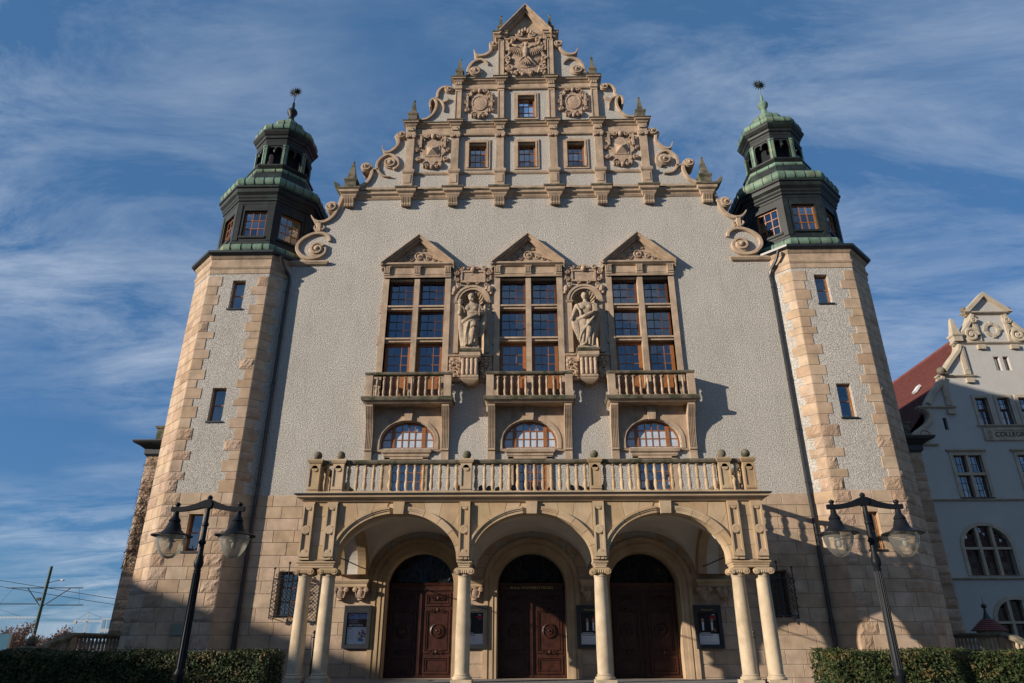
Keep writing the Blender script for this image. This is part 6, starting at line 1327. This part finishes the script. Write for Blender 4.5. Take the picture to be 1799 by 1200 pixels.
for x in AWX:
    for (cx_, hw, z0, zs, ri2) in ((x, 1.45, 5.5, 7.2, 1.3), (x + 0.75 * (1 if x < XC else -1), 1.35, 1.2, 2.9, 1.2)):
        q = MB(); q.holes(arch(cx_, hw + 0.22, z0 - 0.01, zs, ri2 + 0.22), [arch(cx_, hw, z0, zs, ri2)], YC - 0.06, YC + 0.04); cb(q, 'arched_surround', cs)
        q = MB()
        for k in (-1, 1): q.box(cx_ + k * 0.46 - 0.09, cx_ + k * 0.46 + 0.09, YC - 0.03, YC + 0.3, z0, zs + ri2 * 0.93)
        q.box(cx_ - hw, cx_ + hw, YC - 0.02, YC + 0.28, zs - 0.16, zs - 0.02); cb(q, 'stone_tracery', cs)
        for k in (-1, 0, 1): cwin(cx_ + k * 0.96 - 0.42, cx_ + k * 0.96 + 0.42, z0 + 0.02, zs - 0.17, 4, 4); cwin(cx_ + k * 0.96 - 0.42, cx_ + k * 0.96 + 0.42, zs, zs + ri2 * (0.62 if k else 0.95), 4, 4 if k == 0 else 3)
for x in (32.92, 33.56): cwin(x - 0.2, x + 0.2, 19.05, 20.1, 1, 1, 'wood_window')
q = MB(); q.box(28.09, 28.33, YC + 0.2, YC + 0.25, 14.8, 15.64); cb(q, 'slit_window', 'dark_room')
cmould(30.4, 36.0, 14.95, 0.16, 0.16, 'sill_cornice'); q = MB(); q.box(30.5, 35.9, YC - 0.06, YC + 0.04, 14.0, 14.92); q.holes(rect(30.55, 35.85, 14.05, 14.88), [rect(31.2, 35.2, 14.2, 14.75)], YC - 0.11, YC)
for s in (-1, 1):
    for z in (14.3, 14.62): q.spiral((XC + s * 2.3, z), 0.18, YC - 0.16, YC, 1.3, 0, s, 0.4)
cb(q, 'inscription_band', cs)
for wd_, x_ in (('COLLEGIUM', -0.72), ('MINUS', 1.32)): text('inscription', wd_, 'letters_dark', CB, (x_, -0.075, 14.3), 0.46, ext=0.01, sp=0.98)
z = 0.0; k = 0
while z < 13.4:
    wd = 0.9 if k % 2 else 0.6; face_block('quoin_stone', 'sandstone_rough' if k % 3 == 0 else 'sandstone', (25.2 - 33.2, 0), (1, 0), (0, -1), wd, z, z + 0.42, 0.02, CB, 0.0); z += 0.42; k += 1

# =================================================================== SMALL TURRET in the garden
t = thing('garden_turret', 'small garden turret with red tiled cone roof and dark ball spire', 'turret', (23.25, 13, 0))
q = MB(); q.lathe([(0.62, 0), (0.62, 2.2), (0.7, 2.26)], n=8); q.build('turret_wall', 'sandstone', t)
q = MB()
for k in range(6):
    t0, t1 = k / 6, (k + 1.15) / 6; ra, rb_ = 0.82 * (1 - t0 * 0.72), 0.82 * (1 - min(1, t1) * 0.72); q.lathe([(ra, 2.22 + 0.55 * t0), (ra + 0.02, 2.26 + 0.55 * t0), (rb_, 2.24 + 0.55 * min(1, t1))], n=16)
q.build('tiled_roof', 'roof_tile', t)
q = MB(); q.lathe([(0.27, 2.7), (0.15, 2.9), (0.08, 3.1), (0.05, 3.28), (0.13, 3.36), (0.13, 3.44), (0.05, 3.52), (0.012, 3.55), (0.006, 3.85)], n=14); q.build('spire', 'zinc_black', t, True)

# =================================================================== BACKGROUND LEFT
t = thing('tram_pole', 'leaning-looking green tram wire pole with cross arms and a street light', 'pole', (-43.95, 40, 0)); q = MB(); q.tube([(0, 0, 0), (0, 0, 8.15)], [0.17, 0.13], 10); q.build('mast', 'green_pole', t, True)
for nm, z, xa, xb in (('cross_arm', 6.28, -3.56, 3.42), ('lower_arm', 4.92, -3.9, -0.5), ('lower_arm', 4.82, 0.5, 3.8)): q = MB(); q.tube([(xa, 0, z), (xb, 0, z)], 0.045, 6); q.build(nm, 'wire', t)
for xa in (-1.66, 2.28): q = MB(); q.tube([(xa, 0, 6.25), (0.0 + 0.15 * (1 if xa > 0 else -1), 0, 4.75)], 0.04, 6); q.build('strut', 'wire', t)
for xa, xb in ((-3.0, -3.9), (3.1, 3.4)): q = MB(); q.tube([(xa, 0, 6.25), (xb, 0, 4.9)], 0.012, 4); q.build('hanger', 'wire', t)
q = MB(); q.tube(smooth([(0.1, 0, 6.7), (0.7, 0, 6.88), (1.2, 0, 6.93)], 4), 0.03, 6); q.build('light_arm', 'wire', t); q = MB(); q.ball((1.35, 0, 6.95), 0.2, 10, sy=0.6, sz=0.45); q.build('light_head', 'crane_white', t, True); q = MB(); q.box(-0.5, -0.15, -0.15, 0.15, 5.2, 5.45); q.build('switch_box', 'wire', t)
for i, (a, b_) in enumerate((((-70, 40, 10.1), (-30, 40, 4.25)), ((-70, 40.3, 9.5), (-30, 40.3, 3.8)))):
    q = MB(); q.tube([a, b_], 0.022, 4); o = q.build('overhead_wire', 'wire'); tag(o, ('upper', 'lower')[i] + ' of two thin black overhead wires sloping behind the tram pole', 'wire', 'overhead tram wires')
def crane(x, label, Y, z0, zb, jl, sgn, mast=True):
    t = thing('tower_crane', label, 'crane', (x, Y, 0)); s_ = 1.0
    def lat(q, a, b_, w_, n):
        a, b_ = Vector(a), Vector(b_); d = (b_ - a).normalized(); u = d.cross(Vector((0, 1, 0))).normalized() * w_
        q.tube([a + u, b_ + u], 0.35, 4); q.tube([a - u, b_ - u], 0.35, 4)
        for i in range(n): p0, p1 = a + (b_ - a) * (i / n), a + (b_ - a) * ((i + 1) / n); q.tube([p0 + u * (1 if i % 2 else -1), p1 + u * (-1 if i % 2 else 1)], 0.22, 4)
    if mast:
        q = MB(); lat(q, (0, 0, 0), (0, 0, zb + 2), 1.3, 14); q.build('mast', 'crane_white', t); q = MB(); lat(q, (0, 0, zb + 2), (0, 0, zb + 11), 0.8, 5); q.build('apex_frame', 'crane_white', t)
        q = MB(); q.box(-18, -14, -1, 1, zb - 4, zb); q.build('counterweight', 'concrete', t); q = MB(); q.tube([(0, 0, zb + 11), (-15, 0, zb + 1)], 0.15, 4); q.tube([(0, 0, zb + 11), (jl * 0.6, 0, zb + 1.6)], 0.15, 4); q.build('stay_cable', 'wire', t); q = MB(); q.box(-1.8, -0.6, -1, 1, zb - 1.8, zb); q.build('cab', 'concrete', t)
    q = MB(); lat(q, (-18 if mast else 0, 0, zb), (jl, 0, zb), 0.7, 16); q.build('jib', 'crane_red' if not mast else 'crane_white', t)
crane(P(151, 1100, 950)[0], 'white tower crane with counterweight rising behind the stair balustrade', 950, 0, P(151, 1091, 950)[1], 42, 1)
crane(P(-10, 1085, 950)[0], 'red lattice crane jib above the blossoming bushes', 950, 0, P(10, 1085, 950)[1], 60, 1)
# glass tower
t = thing('glass_tower', 'distant pale high-rise with tall blue glass strips beside the corner tower', 'building', (P(186, 1100, 600)[0], 600, 0)); zt = P(186, 1086, 600)[1]
q = MB(); q.box(-5.2, 6, 0, 12, 0, zt); q.build('tower_body', 'tower_body', t)
for k in range(2):
    for j in range(2): q = MB(); q.box(-3.9 + k * 4.2, -1.2 + k * 4.2, -0.2, 0.1, 1 + j * zt * 0.58, (zt * 0.5 if j == 0 else zt - 1.2)); q.build('glass_strip', 'facade_blue', t)
# blue panel
t = thing('blue_panel', 'bright blue board with dark edge standing beyond the hedge end', 'board', (P(6, 1130, 14)[0], 14, 0)); q = MB(); q.box(-0.75, 0.25, 0, 0.12, 0.5, 2.12); q.build('board', 'blue_panel', t); q = MB(); q.box(0.25, 0.38, -0.02, 0.14, 0.0, 2.12); q.box(-0.9, -0.75, -0.02, 0.14, 0, 2.12); q.build('board_post', 'zinc_black', t)
# blossoming bushes
def bush(x, y, h, rad, seed, label):
    t = thing('blossoming_tree', label, 'tree', (x, y, 0), 'blossoming trees by the tram line'); rr = random.Random(seed); tr = MB(); tips = []
    def br(p, d, L, r, lev):
        pts = [p]; c_ = Vector(p)
        for i in range(4): d = (d + Vector((rr.gauss(0, 0.16), rr.gauss(0, 0.16), rr.gauss(0.04, 0.1)))).normalized(); c_ = c_ + d * L / 4; pts.append(tuple(c_)); (tips.append((c_.copy(), lev)) if lev > 1 else None)
        tr.tube(pts, [r * (1 - 0.13 * i) for i in range(5)], 4)
        if lev < 4:
            for k in range(3 if lev else 5): br(pts[rr.choice((2, 3, 4))], (d + Vector((rr.gauss(0, 0.75), rr.gauss(0, 0.75), rr.gauss(0.12, 0.35)))).normalized(), L * rr.uniform(0.62, 0.88), r * 0.55, lev + 1)
    br((0, 0, 0), Vector((0, 0, 1)), h * 0.38, 0.09, 0); tr.build('trunk', 'bark', t)
    V = []; Fc = []
    for c_, lev in tips:
        for k in range(7):
            p = c_ + Vector((rr.gauss(0, 0.09), rr.gauss(0, 0.09), rr.gauss(0, 0.09))); a = Vector((rr.gauss(0, 1), rr.gauss(0, 1), rr.gauss(0, 1))).normalized() * rr.uniform(0.03, 0.06); b_ = a.orthogonal().normalized() * a.length * 0.8; i = len(V); V += [tuple(p - a), tuple(p + b_), tuple(p + a), tuple(p - b_)]; Fc.append((i, i + 1, i + 2, i + 3))
    q = MB(); me = bpy.data.meshes.new('crown'); me.from_pydata(V, [], Fc); me.materials.append(M['blossom']); o = bpy.data.objects.new('crown', me); COL.objects.link(o); o.parent = t; o['kind'] = 'stuff'
for k, (x, y, h, lb) in enumerate(((-31.6, 17.0, 2.5, 'blossoming tree rising behind the blue board'), (-30.2, 16.4, 2.3, 'brown-pink blossoming tree right beside the blue board'), (-28.8, 17.4, 2.5, 'blossoming tree before the foot of the tram pole'), (-27.4, 16.8, 2.2, 'low blossoming tree behind the ball finial of the stair'), (-26.4, 17.6, 2.45, 'loose blossoming tree behind the sloping stair rail'))): bush(x, y, h, 1.5, (1, 2, 5, 9, 12)[k], lb)
# long house across the street, out of view: its shadow falls on the hedge and the foot of the left tower
t = thing('street_house', 'long ochre house with tiled roof across the street, left of the hall', 'building', (-52, -40, 0)); q = MB(); q.box(-7, 7, -45, 33, 0, 9.2); q.build('house_wall', 'render_ochre', t)
q = MB(); q.loops([[(-7.5, -45, 9.2), (7.5, -45, 9.2), (0, -45, 15.5)], [(-7.5, 33, 9.2), (7.5, 33, 9.2), (0, 29, 15.5)]]); q.build('roof', 'roof_tile', t)

# unseen house behind the viewpoint, added to cut the low sky fill light
t = thing('sky_block_house', 'unseen long house added behind the viewpoint to block low sky light', 'building', (50, -85, 0)); q = MB(); q.box(-60, 60, -8, 8, 0, 17); q.build('house_wall', 'render_ochre', t); q = MB(); q.loops([[(x, -8.5, 17), (x, 8.5, 17), (x, 0, 24)] for x in (-60, 60)]); q.build('roof', 'roof_tile', t)
